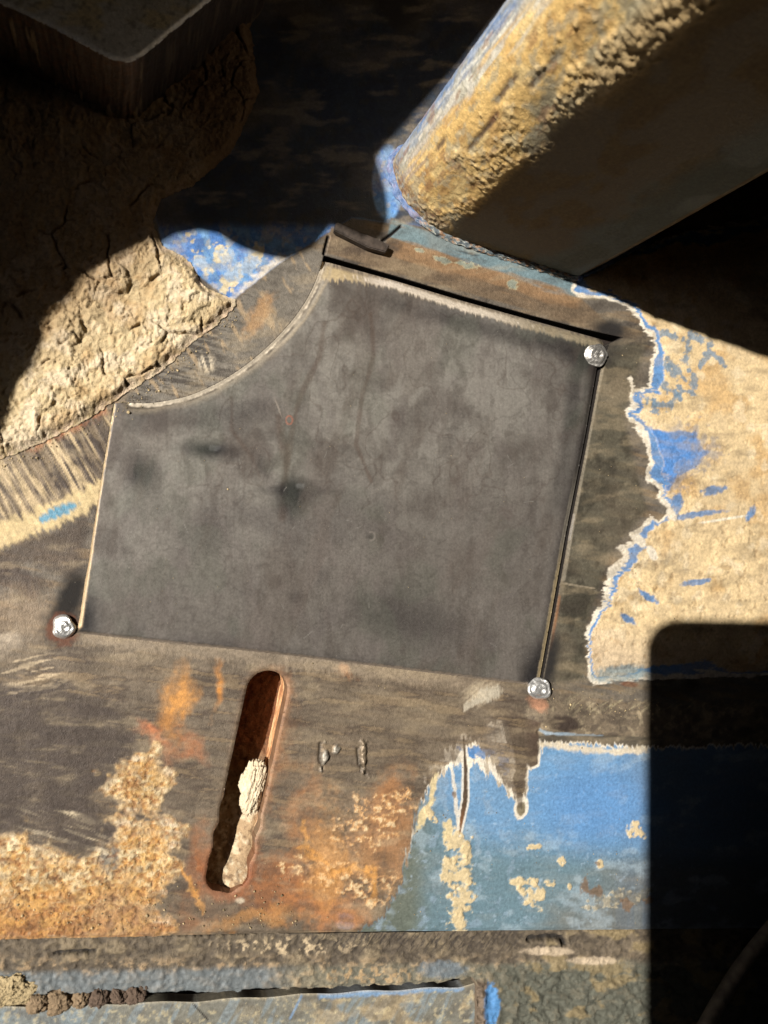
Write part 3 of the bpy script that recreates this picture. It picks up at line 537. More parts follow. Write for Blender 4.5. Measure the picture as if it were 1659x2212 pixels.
patch = sheet('steel_patch', axis(pmn[0], pmx[0], .3), axis(pmn[1], pmx[1], .3), lambda x, y: sdp(x, y, PATCH, 2), patch_surface, MAT_PATCH, 5.0, st=.3)
tag(patch, 'dark grey steel repair patch with a concave corner, tack welded at three corners', 'steel patch')

def dome(name, px, py, rpx, seed, parent, mat, hz=.5):
    o = W(px, py); r = np.linalg.norm(W(px+rpx, py)-W(px-rpx, py))/2
    nr, na = 26, 56; vs = []; f = []
    for j in range(nr+1):
        ph = j/nr*math.pi*.62
        for i in range(na):
            a = i/na*2*math.pi
            rr = r*math.sin(ph)/math.sin(math.pi*.5); z = r*hz*math.cos(ph)
            rip = .075*r*math.sin((rr/r)*13+1.2*math.sin(a+seed)+seed); z += rip*(.2+rr/r)*.7
            z += .16*r*math.sin(2.2*a+seed*3)*(rr/r)**2+.035*r*math.sin(5*a*0+rr*9*math.cos(a)+seed)*math.cos(rr*8*math.sin(a)+seed*2); w_ = 1+.1*math.sin(2*a+seed)+.05*math.sin(3*a-seed)+.04*math.sin(5*a+seed*2)
            dd = math.hypot(rr*math.cos(a)-.15*r, rr*math.sin(a)+.1*r)/r; z -= .22*r*math.exp(-(dd/.22)**2)
            vs.append((o[0]+rr*w_*math.cos(a), o[1]+rr*w_*math.sin(a), .35+z))
    for j in range(nr):
        for i in range(na): f.append((j*na+i, (j+1)*na+i, (j+1)*na+(i+1) % na, j*na+(i+1) % na))
    return build(name, vs, f, mat, parent)
MAT_BEAD = plain('fresh_weld_metal', (.8, .79, .77), .42, .85, 900, .25, .7)
MAT_BEADD = plain('dull_weld_metal', (.42, .4, .37), .45, .8, 900, .3, .7)
tag(dome('weld_bead', 1285, 768, 23, 1.0, patch, MAT_BEADD), 'dull grey round weld tack at the upper right corner')
tag(dome('weld_bead', 1162, 1487, 23, 2.3, patch, MAT_BEAD), 'shiny weld tack at the lower right corner')
tag(dome('weld_bead', 138, 1354, 27, 4.1, patch, MAT_BEAD), 'bright silver weld tack at the lower left corner')

# ------------------------------------------------------------------ caked mud
def mud_surface(X, Y, U, V, S):
    U2 = U+26*(fbm(U/40, V/40, 401, 3)-.5); V2 = V+26*(fbm(U/40, V/40, 402, 3)-.5)
    f1, f2, cid = worley(U2/105, V2/105, 410); e = f2-f1
    g1, g2, gid = worley(U2/30, V2/30, 420); e2 = g2-g1
    n = fbm(U/70, V/70, 403, 5); f = fbm(U/11, V/11, 404, 4); ff = fbm(U/4.5, V/4.5, 405, 2)
    crack = ss(.045, .01, e)*ss(.52, .62, fbm(U/60, V/60, 406, 2)); c2 = ss(.07, .02, e2)*ss(.6, .7, fbm(U/50, V/50, 407, 2)); er = np.abs(fbm(U2/22, V2/22, 431, 5)-.5)
    H = 1.9+cid*.9+(n-.5)*2.3-.5*np.abs(fbm(U2/6, V2/6, 435, 3)-.5)*4*.5+gid*.1+(f-.5)*1.3+(ff-.5)*.35-ss(.05, 0, er)*.55*ss(.4, .6, fbm(U/44, V/44, 433, 3))
    H += 1.6*ss(.4, 0, np.abs(-U*.5+V*.0+ (V-820)*.2)/200)*0
    H -= crack*1.5+c2*.6
    edge = ss(0, -3.2, S+1.2*(f-.5)); H = .12+(H-.12)*(.12+.88*edge)
    for a, b, r, h in ((247, 606, 38, 2.6), (150, 712, 34, 2.2), (385, 640, 62, 1.6), (75, 850, 40, 1.4), (300, 720, 70, .9)):
        H += ss(1.08, .86, ell(U2, V2, a, b, r, r*.9, 20)+.5*(f-.5))*h*.55
    P = Paint(X.shape, c(212, 190, 150), 0, .97, .8)
    P.on(c(230, 212, 182), ss(.45, .66, fbm(U/34, V/34, 408, 4))*.8); P.on(c(186, 152, 106), ss(.55, .75, fbm(U/48, V/48, 409, 4))*.6)
    P.on(c(96, 74, 52), crack*.6+c2*.4); P.on(c(150, 122, 86), ss(.035, 0, er)*.5); P.on(c(226, 200, 176), ss(3, .5, -S)*.6*ss(.4, .6, f))
    P.on(c(84, 72, 60), ss(440, 520, U+.35*(470-V))*ss(520, 470, V)*.85)  # the mud's shaded right end is darkened in the colour itself
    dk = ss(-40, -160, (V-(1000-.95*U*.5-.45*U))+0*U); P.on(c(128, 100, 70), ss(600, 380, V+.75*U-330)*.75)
    P.mul(.9+.2*f)
    return H, P
XM, XX = axis(-122, 15, .33, -330, None), None
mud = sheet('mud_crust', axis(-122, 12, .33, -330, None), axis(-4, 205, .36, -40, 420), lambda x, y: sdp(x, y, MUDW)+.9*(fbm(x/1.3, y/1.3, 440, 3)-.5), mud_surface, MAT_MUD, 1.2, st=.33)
tag(mud, 'thick cracked tan mud caked on the plate, beside the chipped blue paint', 'dried mud')

# loose crumbs of dirt and grit that fell from the mud
def crumbs():
    rs = np.random.RandomState(12); vs = []; f = []; pg = []
    t = np.array([[1, 0, 0], [-1, 0, 0], [0, 1, 0], [0, -1, 0], [0, 0, 1], [0, 0, -1]], float)
    b = [t[i]+t[j] for i in range(6) for j in range(i+1, 6) if abs(t[i]@t[j]) < .5]
    base_v = np.array([v/np.linalg.norm(v) for v in list(t)+b]); 
    tri = []
    for sx in (0, 1):
        for sy in (2, 3):
            for sz in (4, 5):
                mid = lambda p, q: 6+[tuple(x) for x in b].index(tuple(t[p]+t[q]))
                a_, b_, c_ = mid(sx, sy), mid(sy, sz), mid(sx, sz); w_ = [(sx, a_, c_), (sy, b_, a_), (sz, c_, b_), (a_, b_, c_)]
                if np.linalg.det(np.array([t[sx], t[sy], t[sz]])) < 0: w_ = [q[::-1] for q in w_]
                tri += w_
    tri = np.array(tri)
    edge = spline([(0, 1000), (99, 960), (248, 878), (347, 812), (426, 744), (506, 672)], 20)
    spots = []
    for _ in range(260):
        p = edge[rs.randint(len(edge))]; d = abs(rs.normal(0, 14)); spots.append((p[0]+d*.5+rs.normal(0, 3), p[1]+d*.8, rs.lognormal(-2.15, .45)))
    for _ in range(260): spots.append((rs.uniform(0, 640), 2008-abs(rs.normal(0, 60)), rs.lognormal(-1.9, .4)))
    for _ in range(140): spots.append((rs.uniform(1170, 1420), 1540+rs.normal(0, 26), rs.lognormal(-1.8, .4)))
    for _ in range(160): spots.append((rs.uniform(1290, 1659), rs.uniform(760, 1440), rs.lognormal(-2.0, .4)))
    for _ in range(120): spots.append((rs.uniform(250, 1200), rs.uniform(700, 1990), rs.lognormal(-2.3, .35)))
    for _ in range(80): spots.append((rs.uniform(850, 1400), rs.uniform(1700, 1995), rs.lognormal(-2.1, .4)))
    for px, py, r in spots:
        o = W(px, py); r = min(r, .75)
        if sd_slot(np.array([o[0]]), np.array([o[1]]))[0] < .8: continue
        inp = sdp(np.array([o[0]]), np.array([o[1]]), PATCH)[0] < -.6
        z = .62 if inp else .15
        if py > 1500 and px > 1170 and py < 1590: z = 1.0
        v = base_v*(r*(.65+.7*rs.rand(len(base_v), 1)))*np.array([1, 1, .7]); k = len(vs)*len(base_v)
        vs.append(v+[o[0], o[1], z+r*.3]); f.append(tri+k); pg.append(np.tile(c(*(np.array([204, 182, 142])*rs.uniform(.6, 1.1))), (len(base_v), 1)))
    pg = np.concatenate(pg); fn = np.tile([0, .95, .5], (len(pg), 1))
    o = build('dirt_crumbs', np.concatenate(vs), np.concatenate(f), MAT_MUD, None, pg, fn, smooth=False)
    tag(o, 'fine loose dirt crumbs scattered over the rusty plate and patch', 'dirt crumbs', kind='stuff')
crumbs()

# chunk of dirt lodged in the slot
def lump(name, px, py, z, rx, ry, rz, rot, seed, mat, pig, label=None, cat=None, parent=None, n=70, group=None):
    o = W(px, py, z); vs = []; pg = []; a0 = math.radians(rot)
    th = np.linspace(0, math.pi, n); ph = np.linspace(0, 2*math.pi, n*2, endpoint=False)
    T, A = np.meshgrid(th, ph, indexing='ij')
    x, y, zz = np.sin(T)*np.cos(A), np.sin(T)*np.sin(A), np.cos(T)
    def n3(s, fq): return (vn(x*fq+s, y*fq+zz*1.7*fq+9, seed)+vn(y*fq+s+7, zz*fq+x*.6*fq+3, seed+1)+vn(zz*fq+31+s, x*fq-y*fq*.5+5, seed+2))/3
    r = 1+.7*(n3(3, 1.7)-.5)+.5*(n3(5, 4)-.5)+.34*(n3(9, 10)-.5)+.2*(n3(11, 24)-.5)
    X, Y, Z = x*r*rx, y*r*ry, zz*r*rz
    vs = np.stack([o[0]+X*math.cos(a0)-Y*math.sin(a0), o[1]+X*math.sin(a0)+Y*math.cos(a0), z+Z], -1).reshape(-1, 3)
    k = n3(2, 8).reshape(-1); P = Paint((len(vs),), pig, 0, .95, .8); P.mul(.75+.5*k)
    f = []; m = n*2
    for j in range(n-1):
        for i in range(m): f.append((j*m+i, (j+1)*m+i, (j+1)*m+(i+1) % m, j*m+(i+1) % m))
    ob = build(name, vs, f, mat, parent, P.c, P.m)
    if label: tag(ob, label, cat, group)
    return ob
lump('dirt_clod', 547, 1698, -4.8, 3.4, 7.6, 3.2, -10, 71, MAT_MUD, c(226, 208, 178), 'pale dry dirt clod lodged in the rusty slot', 'dirt clod')

# ------------------------------------------------------------------ square post with round corner, rising out of the plate
TP = spline([(1243, 600), (1170, 577), (1100, 555), (1020, 530), (955, 506)], 6)[:-1].tolist() + spline([(955, 506), (920, 483), (886, 453), (862, 418), (849, 382), (846, 352), (862, 332), (920, 306)], 14).tolist() + [(1040, 235), (1150, 150), (1320, 140), (1440, 250), (1460, 400), (1400, 515), (1300, 572)]
TW = wp(TP)
def resample(P0, n):
    P0 = np.vstack([P0, P0[:1]]); d = np.concatenate([[0], np.cumsum(np.hypot(*np.diff(P0, axis=0).T))])
    s = np.linspace(0, d[-1], n, endpoint=False); return np.stack([np.interp(s, d, P0[:, 0]), np.interp(s, d, P0[:, 1])], 1), s, d[-1]
def make_post():
    n = 620; pts, s, per = resample(TW, n)
    for _ in range(5): pts = (np.roll(pts, 1, 0)+pts*2+np.roll(pts, -1, 0))/4
    tg = np.roll(pts, -1, 0)-np.roll(pts, 1, 0); tg /= np.hypot(*tg.T)[:, None]; nr = np.stack([tg[:, 1], -tg[:, 0]], 1)
    if ((pts-pts.mean(0))*nr).sum() < 0: nr = -nr
    zs = np.concatenate([np.arange(-.4, 125, .38), np.arange(125, 190, 1.2)]); S, Z = np.meshgrid(s, zs)
    I = np.tile(np.arange(n), (len(zs), 1))
    f = fbm(S*.9, Z*.9, 501, 4); g = fbm(S*.22, Z*.16, 502, 4); ff = fbm(S*2.2, Z*2.2, 503, 3); strz = fbm(S*1.1, Z*.09, 504, 3)
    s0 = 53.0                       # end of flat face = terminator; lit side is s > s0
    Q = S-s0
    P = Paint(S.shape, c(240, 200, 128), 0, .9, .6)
    P.on(c(250, 222, 160), ss(.45, .7, g)*.7); P.on(c(200, 156, 96), ss(.52, .7, fbm(S*.4, Z*.2, 506, 4))*.6)
    # blue and pale streaks towards the far silhouette
    m = ss(20, 26, Q+12*(strz-.5))*ss(46, 36, Q); P.on(c(160, 172, 184), m*.9, 0, .5); P.on(c(236, 230, 212), m*ss(.47, .57, strz)*.9); P.on(c(100, 134, 184), m*ss(.4, .3, strz)*.7)
    P.on(c(100, 134, 184), ss(26, 29, Q)*.6*ss(46, 36, Q))
    # grey-blue bare areas near the flat face
    m = ss(.5, .62, fbm(S*.13+3, Z*.08, 507, 4)+.10*ss(10, 0, Q)); P.on(c(140, 140, 124), m*.8*ss(16, 8, Q), 0, .6)
    m = ss(11, 5, Z+6*(g-.5))*ss(-2, 2, Q); P.on(c(126, 104, 84), m*.9); P.on(c(150, 162, 168), m*ss(.52, .62, f)*.8); P.on(c(220, 190, 140), m*ss(.55, .64, ff)*.6)
    m = ss(14, 2, np.abs(Q-16-.06*Z)+8*(f-.5))*ss(.45, .6, strz); P.on(c(150, 100, 60), m*.5*ss(60, 20, Z))
    # brown dirt on the flat face and hidden sides, their shade painted in
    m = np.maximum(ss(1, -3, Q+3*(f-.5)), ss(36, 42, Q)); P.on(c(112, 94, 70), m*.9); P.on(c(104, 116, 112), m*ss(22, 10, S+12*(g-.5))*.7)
    # long dark gouges
    for a, z0, z1 in ((12, 42, 60), (15, 62, 74), (11, 74, 88), (19, 30, 37)):
        t = np.abs(Q-a-(Z-z0)*.02+.6*(f-.5)); mm = ss(1.1, .3, t)*ss(z0-2, z0+2, Z)*ss(z1+2, z1-2, Z); P.on(c(92, 74, 66), mm*.85)
        if z0 == 42: gg = mm
        else: gg = gg+mm
    lumpy = ss(.52, .66, fbm(S*.2, Z*.11, 508, 3)+.12*ss(9, 0, np.abs(Q-3))-.05)*ss(-8, 0, Q)*ss(24, 12, Q)
    top = ss(70, 95, Z)*ss(-7, -1, Q)*ss(8, 2, Q)
    D = (f-.5)*.2*ss(0, 4, Q)+(f-.5)*.1+lumpy*(.2+1.1*np.maximum(f-.5, 0)+.45*(ff-.5))+top*(1.0+2.2*(fbm(S*.3, Z*.2, 509, 4)-.4)+.8*(ff-.5)+1.0*(f-.5)) - gg*.3
    sp_ = fbm(S*.5, Z*.3, 515, 4); P.on(c(178, 172, 150), ss(.56, .64, sp_)*ss(-1, 3, Q)*.55); P.on(c(150, 104, 72), ss(.68, .73, fbm(S*.35, Z*.12, 516, 4))*ss(0, 3, Q)*.5)
    P.on(c(236, 204, 146), lumpy*ss(.5, .62, f)*.6); P.on(c(200, 170, 120), top*.8)
    P.mul(.85+.3*ff)
    X = pts[I, 0]+nr[I, 0]*D; Y = pts[I, 1]+nr[I, 1]*D
    vs = np.stack([X, Y, Z], -1).reshape(-1, 3); nz = len(zs)
    idx = np.arange(nz*n).reshape(nz, n); r = np.roll(idx, -1, 1)
    q = np.stack([idx[:-1], idx[1:], r[1:], r[:-1]], -1).reshape(-1, 4)
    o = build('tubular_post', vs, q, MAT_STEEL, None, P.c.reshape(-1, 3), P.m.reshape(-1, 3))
    tag(o, 'thick muddy blue post rising from the plate, half sunlit and half in shade', 'post')
    # weld round the foot
    na = 24; m_ = n; vs = []; cs = []
    I2, A = np.meshgrid(np.arange(n), np.linspace(-.15, math.pi*.62, na), indexing='ij'); ss_ = s[I2]
    r = 2.0+.12*np.sin(ss_*1.5+.8*np.sin(ss_*.4))+1.3*(fbm(ss_*.6, A*2, 511, 3)-.5)
    X = pts[I2, 0]+nr[I2, 0]*(r*np.cos(A)-.3); Y = pts[I2, 1]+nr[I2, 1]*(r*np.cos(A)-.3); Zz = r*np.sin(A)*.75
    k = fbm(ss_*.8, A*3, 512, 4); P = Paint(X.shape, c(118, 128, 132), 0, .5, .5); P.on(c(176, 128, 84), ss(.5, .62, k)*.7); P.on(c(70, 78, 84), ss(.48, .38, k)*.7); P.on(c(206, 206, 190), ss(.62, .7, fbm(ss_*1.6, A*5, 513, 3))*.7)
    P.on(c(96, 130, 190), ss(58, 66, ss_)*.6)
    idx = np.arange(n*na).reshape(n, na); rr = np.roll(idx, -1, 0)
    q = np.stack([idx[:, :-1], rr[:, :-1], rr[:, 1:], idx[:, 1:]], -1).reshape(-1, 4)
    build('weld_fillet', np.stack([X, Y, Zz], -1).reshape(-1, 3), q, MAT_STEEL, o, P.c.reshape(-1, 3), P.m.reshape(-1, 3))
make_post()

# ------------------------------------------------------------------ flat bar along the bottom, and the plate under it
B2 = wp([(-500, 2180), (0, 2158), (200, 2160), (420, 2152), (700, 2140), (960, 2128), (1010, 2120), (1700, 2100), (2200, 2085)])
def y_b2(x): return np.interp(x, B2[:, 0], B2[:, 1])
def bar_surface(X, Y, U, V, S):
    g = fbm(U/50, V/36, 601, 5); f = fbm(U/8, V/8, 602, 4); k = fbm(U/14, V/10, 603, 4); dg = stk(U, V, -55, 22, 3, 604, 3)
    P = Paint(X.shape, c(112, 100, 84), .1, .75, .7); P.on(c(150, 134, 108), ss(.5, .66, g)*.7); P.on(c(70, 62, 54), ss(.5, .4, k)*.6)
    P.on(c(190, 162, 126), ss(.56, .66, k)*.7*ss(2060, 2100, V)*ss(1060, 900, np.abs(U-800))); P.on(c(58, 52, 48), ss(.55, .66, dg)*.8*ss(2078, 2040, V)*ss(520, 700, U)*ss(1300, 1000, U))
    P.on(c(206, 184, 150), ss(.58, .66, f)*ss(1.1, .4, ell(U, V, 620, 2050, 200, 26))*.8)
    bl = ss(2092, 2112, V+.02*(U-300)+22*(g-.5)); P.on(c(112, 120, 124), bl*.85*ss(680, 560, U+60*(g-.5)), 0, .5, .3); P.on(c(140, 142, 126), bl*ss(560, 700, U)*.4)
    P.on(c(186, 156, 116), ss(.52, .62, f)*ss(1.1, .5, ell(U, V, 800, 2112, 130, 22))*.8); P.on(c(110, 122, 132), ss(1.1, .6, ell(U, V, 960, 2100, 60, 22)+.6*(f-.5))*.8)
    P.on(c(88, 90, 80), ss(1020, 1100, U+40*(g-.5))*ss(2085, 2100, V)*.8); P.on(c(150, 132, 96), ss(.58, .68, g)*ss(1040, 1120, U)*.7)
    P.on(c(206, 186, 160), ss(1.1, .7, np.minimum(ell(U, V, 1190, 2060, 60, 10), ell(U, V, 1290, 2080, 60, 9))+.7*(f-.5))*.8)
    H = -1.6+(g-.5)*1.3+(k-.5)*.8+(f-.5)*.5
    H += ss(2120, 2080, V)*.0
    dk = sdl(U, V, [(1150, 2034), (1190, 2030), (1220, 2030), (1226, 2044)])+8*(f-.5); H -= ss(9, 3, dk)*1.6; P.on(SOOT, ss(7, 3, dk)*.9)
    dk = sdl(U, V, [(118, 2066), (160, 2062), (205, 2062)])+6*(f-.5); H -= ss(6, 2, dk)*1.2; P.on(SOOT, ss(6, 2, dk)*.9)
    dk = sdl(U, V, [(280, 2024), (400, 2024), (540, 2022)])+3*(f-.5); H -= ss(5, 2, dk)*1.5; P.on(SOOT, ss(4, 1.5, dk)*.9)
    lw = sdl(U, V, [(1040, 2140), (1034, 2180), (1040, 2220)]); H += ss(24, 6, lw)*(1.2+2.0*(k-.5)); P.on(c(120, 104, 88), ss(24, 14, lw+14*(f-.5)))
    P.on(c(96, 150, 206), ss(1.1, .8, ell(U, V, 1065, 2180, 20, 50, 0)+.7*(f-.5))*ss(1040, 1056, U), 0, .4)
    H += ss(1050, 1120, U)*((fbm(U/18, V/12, 611, 4)-.5)*2.2)*ss(2080, 2110, V)
    H -= ss(1.0, 0, Y-y_b2(X))*ss(1050, 1000, U)*.5
    H = H+ss(.8, 0, y_edge(X)-Y)*-.8
    P.mul(.85+.3*f)
    return H, P
xr = W(1030, 2140)[0]
bar = sheet('flat_bar', axis(-120, 172, .36, -420, 520), axis(-215, -104, .36, -420, None),
            lambda x, y: np.maximum(y-(y_edge(x)-.45-.35*ss(-60,-20,x)*ss(40,10,x)), np.where(x > xr, -9., y_b2(x)+(fbm(x*.35, y*0, 620, 4)-.5)*2.2+1.6*ss(-70, -76, x)*ss(-102, -96, x)*fbm(x*.6, y*0, 621, 2)-y)), bar_surface, MAT_STEEL, 5.0, st=.36)
tag(bar, 'rough dirty flat bar running along the bottom under the slotted plate', 'flat bar')
C2 = wp([(-500, 2212), (0, 2189), (200, 2182), (420, 2174), (700, 2156), (1000, 2141)])
def low_surface(X, Y, U, V, S):
    g = fbm(U/60, V/40, 701, 4); f = fbm(U/9, V/9, 702, 4); st = stk(U, V, -62, 90, 12, 703, 3)
    P = Paint(X.shape, c(124, 122, 112), 0, .6, .4); P.on(c(134, 144, 148), ss(.5, .62, st)*.8+ss(300, 100, U)*.6, 0, .4); P.on(c(180, 158, 120), ss(.52, .68, g)*.6*ss(400, 800, U)); P.on(c(90, 84, 76), ss(.5, .7, fbm(U/30, V/20, 706, 4))*.5)
    P.on(c(206, 190, 150), ss(.62, .7, f)*.4); P.on(c(124, 160, 200), ss(12, 4, sdl(U, V, [(700, 2158), (1000, 2140)])+12*(f-.5))*.8+ss(4, 1, sdl(U, V, [(655, 2160), (630, 2210)]))*.6)
    P.on(SOOT, ss(2.2, .8, sdl(U, V, [(416, 2176), (450, 2212)])))
    P.on(c(206, 194, 168), ss(.7, 0, -S)*.5)
    H = -2.2+(g-.5)*.4+(f-.5)*.12-ss(.8, 0, -S)*.4
    P.mul(.88+.24*f); return H, P
low = sheet('lower_plate', axis(-125, W(1045, 2150)[0], .4, -420, None), axis(-215, -118, .36, -420, None), lambda x, y: np.maximum(y-np.interp(x, C2[:, 0], C2[:, 1])+.25*np.sin(x*.3), x-W(1036, 2160)[0]-.35*np.sin(y*.9)-.2*np.sin(y*2.3)), low_surface, MAT_STEEL, 4.0, st=.36)
tag(low, 'pale grey-green painted plate below the dark gap at the bottom edge', 'steel plate')
# shadowed metal deep in the gaps
def deep(X, Y, U, V, S):
    P = Paint(X.shape, c(60, 46, 38), 0, .95, .6); return -9+(fbm(X/4, Y/4, 801, 3)-.5)*1.5, P
sub = sheet('backing_plate', axis(-420, 520, 3.0), axis(-420, -130, 3.0), lambda x, y: np.full(np.shape(x), -5.), deep, MAT_STEEL, 2.0, st=.01)
tag(sub, 'dark rusty backing plate seen deep inside the gap under the flat bar', 'backing plate')
MATW = MAT_STEEL
for i, (a, b, r) in enumerate([(214, 2150, 20), (256, 2147, 18), (294, 2144, 20), (126, 2158, 24), (172, 2156, 18), (84, 2160, 20)]):
    o = W(a, b, -3); lump('weld_blob' if i < 3 else 'dirt_clod', a, b, -3.2, r*.15, r*.16, 2.6, i*40, 90+i, MAT_MUD, c(104, 88, 76) if i < 3 else c(140, 120, 96),
         ['grey-brown dirt-crusted weld blob, leftmost of three in the gap', 'middle dirt-crusted weld blob of three in the gap', 'rightmost dirt-crusted weld blob of three in the gap',
          'tan dirt clod in the gap, second from the left', 'tan dirt clod beside the weld blobs in the gap', 'tan dirt clod in the gap, leftmost of three'][i], 'weld blob' if i < 3 else 'dirt clod', n=36, group='weld blobs in the gap' if i < 3 else 'dirt clods in the gap')
lump('dirt_clod', 10, 2140, -2.0, 7.0, 4.2, 2.2, 0, 99, MAT_MUD, c(188, 168, 130), 'large flat tan dirt clod at the bottom left edge', 'dirt clod', n=60)

# ------------------------------------------------------------------ thick rusty plate end, upper left
def thick_plate():
    zt = 30.0
    px = [(-500, -260), (-120, -55), (0, 4), (60, 30), (120, 60), (180, 92), (215, 112), (245, 126), (277, 131), (300, 122), (330, 100), (370, 66), (410, 34), (446, 5), (600, -130), (760, -500), (-500, -600)]
    pw = np.array([W(a, b, zt)[:2] for a, b in px]); pts, s, per = resample(pw, 1400)
    for _ in range(14): pts = (np.roll(pts, 1, 0)+pts*2+np.roll(pts, -1, 0))/4
    def top(X, Y, U, V, S):
        g = fbm(X/6, Y/6, 901, 5); f = fbm(X/1.2, Y/1.2, 902, 4)
        P = Paint(X.shape, (.62, .59, .52), .0, .45, .4); P.on((.5, .47, .4), ss(.45, .65, g)*.7); P.on(c(236, 216, 170), ss(.5, .66, fbm(X/8, Y/5, 903, 3))*.8*ss(W(0, 60, 30)[1], W(0, 0, 30)[1], Y)); P.on(c(120, 112, 98), ss(.6, .7, f)*.5)
        P.on((.92, .9, .86), ss(1.1, .3, -S)*.95, .0, .3)  # pale rim imitates light caught along the edge
        return zt+(g-.5)*.3-ss(.9, 0, -S)**2*.7, P
    # coarse outside, fine near the camera
    o = sheet('thick_plate', axis(-125, -30, .4, -300, 60), axis(110, 190, .4, None, 300), lambda x, y: sdp(x, y, pts[::3]), top, MAT_STEEL, .3, st=.4)
    tag(o, 'thick rusty steel plate end with grey top face and rounded corner, upper left in shade', 'steel plate')
    n = len(pts); tg = np.roll(pts, -1, 0)-np.roll(pts, 1, 0); tg /= np.hypot(*tg.T)[:, None]; nr = np.stack([tg[:, 1], -tg[:, 0]], 1)
    if ((pts-pts.mean(0))*nr).sum() < 0: nr = -nr
    zs = np.linspace(29.4, -.5, 60); Z, I = np.meshgrid(zs, np.arange(n), indexing='ij'); S_ = s[I]
    fl = fbm(S_*.55, Z*.05, 911, 4); f = fbm(S_*1.2, Z*.8, 912, 4)
    D = (fl-.5)*1.6+(f-.5)*.25+ss(3, 0, Z)*.4
    P = Paint(Z.shape, c(128, 106, 88), .1, .6, .6); P.on(c(96, 80, 68), ss(.5, .62, fl)*.8); P.on(c(170, 118, 84), ss(.55, .7, f)*.35); P.on(c(220, 190, 150), ss(.66, .72, fl)*.7)
    P.on(c(240, 200, 140), ss(1.2, .4, Z)*.6); P.on(c(44, 38, 36), ss(-80, -74, pts[I, 0])*.85)  # right-hand side painted near black to stand in for deep shade
    idx = np.arange(len(zs)*n).reshape(len(zs), n); r = np.roll(idx, -1, 1); q = np.stack([idx[:-1], r[:-1], r[1:], idx[1:]], -1).reshape(-1, 4)
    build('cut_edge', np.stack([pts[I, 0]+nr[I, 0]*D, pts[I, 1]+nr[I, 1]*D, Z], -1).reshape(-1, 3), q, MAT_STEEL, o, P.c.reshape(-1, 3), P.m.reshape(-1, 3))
thick_plate()

# small strip of scrap steel at the foot of the shade, by the patch corner
def prism(name, pw, z0, z1, mat, parent=None, shear=(0, 0), bevel=.3):
    import bmesh
    bm = bmesh.new(); n = len(pw)
    lo = [bm.verts.new((p[0]/1000, p[1]/1000, z0/1000)) for p in pw]; hi = [bm.verts.new(((p[0]+shear[0])/1000, (p[1]+shear[1])/1000, z1/1000)) for p in pw]
    bm.faces.new(hi); bm.faces.new(lo[::-1])
    for i in range(n): bm.faces.new((lo[i], lo[(i+1) % n], hi[(i+1) % n], hi[i]))
    bmesh.ops.recalc_face_normals(bm, faces=bm.faces)
    if bevel: bmesh.ops.bevel(bm, geom=[e for e in bm.edges], offset=bevel/1000, segments=2, affect='EDGES')
    me = bpy.data.meshes.new(name); bm.to_mesh(me); bm.free(); me.materials.append(mat)
    o = bpy.data.objects.new(name, me); C.objects.link(o)
    if parent: o.parent = parent
    return o
MAT_DK = plain('brown_scale_steel', (.055, .042, .034), .6, .3, 500, .5, .6)
o = prism('steel_strip', wp([(722, 487), (740, 492), (836, 536), (828, 552), (790, 542), (718, 506)]), .3, 3.0, MAT_DK)
tag(o, 'small narrow brown steel strip lying just above the patch corner', 'steel strip')

# thin rod in the shade, lower right
def rod():
    a = W(1500, 2260, 6); b = W(1720, 1950, 12); ax = b-a; L = np.linalg.norm(ax); ax /= L
    u = np.cross(ax, (0, 0, 1)); u /= np.linalg.norm(u); v = np.cross(ax, u); vs = []; f = []; n = 20; m = 60
    for j in range(m+1):
        t = j/m*1.3-.1; ctr = a+ax*L*t+np.array([0, 0, -3*math.sin(t*3)])
        for i in range(n):
            q = i/n*2*math.pi; vs.append(ctr+2.6*(u*math.cos(q)+v*math.sin(q)))
    for j in range(m):
        for i in range(n): f.append((j*n+i, j*n+(i+1) % n, (j+1)*n+(i+1) % n, (j+1)*n+i))
    ob = build('cable', vs, f, plain('dusty_rubber', (.16, .13, .10), .7, 0, 300, .4, .3)); tag(ob, 'thin dusty cable crossing the shaded lower right corner', 'cable')
rod()

# ------------------------------------------------------------------ what casts the shade
# added unseen arm up-sun of the plate, outline cut to the wanted shadow
SH = [(-900, 1500), (-300, 1180), (-60, 1010), (12, 968), (42, 884), (92, 796), (122, 706), (205, 606), (340, 532), (380, 508), (430, 498), (470, 505), (510, 530), (560, 550), (620, 562), (676, 538), (706, 500), (716, 484),
      (745, 500), (800, 526), (826, 512), (840, 470), (836, 420), (822, 370), (812, 338), (836, 312), (900, 240), (990, 140), (1100, 0), (1250, -200), (1500, -500)]
ZH = 120.0; sh = TOSUN[:2]/TOSUN[2]
aw = np.array([W(a, b)[:2] for a, b in SH]) + sh*ZH
aw = np.vstack([aw, [(aw[-1][0], 700), (-700, 700), (-700, aw[0][1])]])
slab = prism('shade_blocker', aw, ZH, ZH+20, plain('dark_blocker_coat', (.05, .055, .06), .7, 0, 60, .4, .2), shear=tuple(sh*20), bevel=0)
tag(slab, 'added dark boom overhead, outside the frame, shading the upper left of the plate', 'blocker')
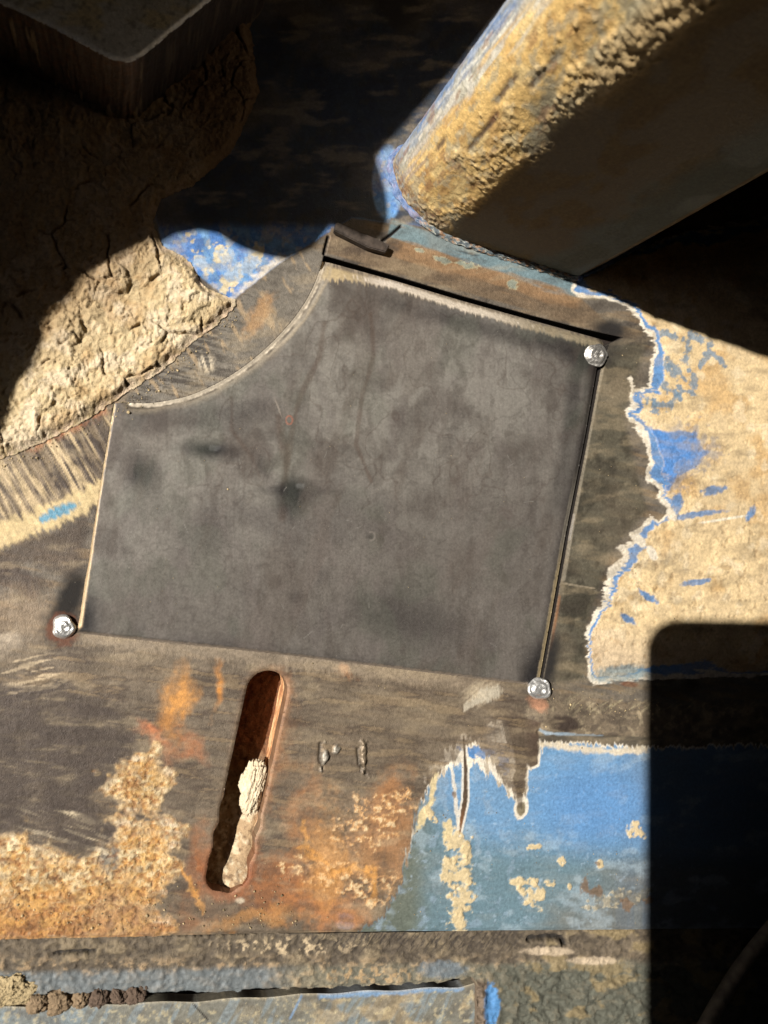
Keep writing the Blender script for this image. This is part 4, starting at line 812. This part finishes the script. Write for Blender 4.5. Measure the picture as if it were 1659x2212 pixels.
# unseen box added all round to cut skylight: the sun only comes in through one opening
def sky_blocker():
    zr = 750.0
    op = [W(a, b)[:2] for a, b in ((-120, 120), (1000, -60), (1760, -60), (1760, 2330), (-120, 2330))]
    op = np.array(op)+sh*zr; cx_, cy_ = op.mean(0)
    X0, X1, Y0, Y1 = -1500, 1000, -1000, 1100; mt = plain('dark_blocker_box', (.07, .06, .05), .85, 0, 30, .4, .2)
    o = bpy.data.objects.new('sky_blocker_box', None); C.objects.link(o)
    x0, x1, y0, y1 = op[:, 0].min(), op[:, 0].max(), op[:, 1].min(), op[:, 1].max()
    for (a, b, c_, d) in ((X0, x0, Y0, Y1), (x1, X1, Y0, Y1), (x0, x1, Y0, y0), (x0, x1, y1, Y1)):
        prism('blocker_top', [(a, c_), (b, c_), (b, d), (a, d)], zr, zr+8, mt, o, bevel=0)
    for (a, b, c_, d) in ((X0-8, X0, Y0, Y1), (X1, X1+8, Y0, Y1), (X0, X1, Y0-8, Y0), (X0, X1, Y1, Y1+8)):
        prism('blocker_side', [(a, c_), (b, c_), (b, d), (a, d)], -40, zr, mt, o, bevel=0)
    tag(o, 'added dark housing around the plate with one opening that lets the sun in', 'machine housing')
sky_blocker()
# the phone taking the picture: its body sits just behind the lens
def phone():
    import bmesh
    bm = bmesh.new(); x0, x1, y0, y1, r = PH; prof = []
    for cx_, cy_, a0 in ((x1-r, y1-r, 0), (x0+r, y1-r, 90), (x0+r, y0+r, 180), (x1-r, y0+r, 270)):
        for k in range(9):
            a = math.radians(a0+k*11.25); prof.append((cx_+r*math.cos(a), cy_+r*math.sin(a)))
    rings = []
    for z, ins in ((4, .6), (4.8, 0), (11.4, 0), (12, .6)):
        cxm, cym = (x0+x1)/2, (y0+y1)/2
        rings.append([bm.verts.new(mm4 @ Vector(((cxm+(p[0]-cxm)*(1-ins/40))/1000, (cym+(p[1]-cym)*(1-ins/80))/1000, z/1000))) for p in prof])
    n = len(prof)
    bm.faces.new(rings[0][::-1]); bm.faces.new(rings[-1])
    for a, b in zip(rings, rings[1:]):
        for i in range(n): bm.faces.new((a[i], a[(i+1) % n], b[(i+1) % n], b[i]))
    bmesh.ops.recalc_face_normals(bm, faces=bm.faces)
    me = bpy.data.meshes.new('phone'); bm.to_mesh(me); bm.free(); me.materials.append(plain('phone_case', (.02, .02, .022), .5, 0, 200, .2, .1))
    o = bpy.data.objects.new('phone', me); C.objects.link(o)
    tag(o, 'dark phone held above the plate, its shadow falling at the lower right', 'phone')
PH = (-29., 60., -165., 13., 12.)
phone()
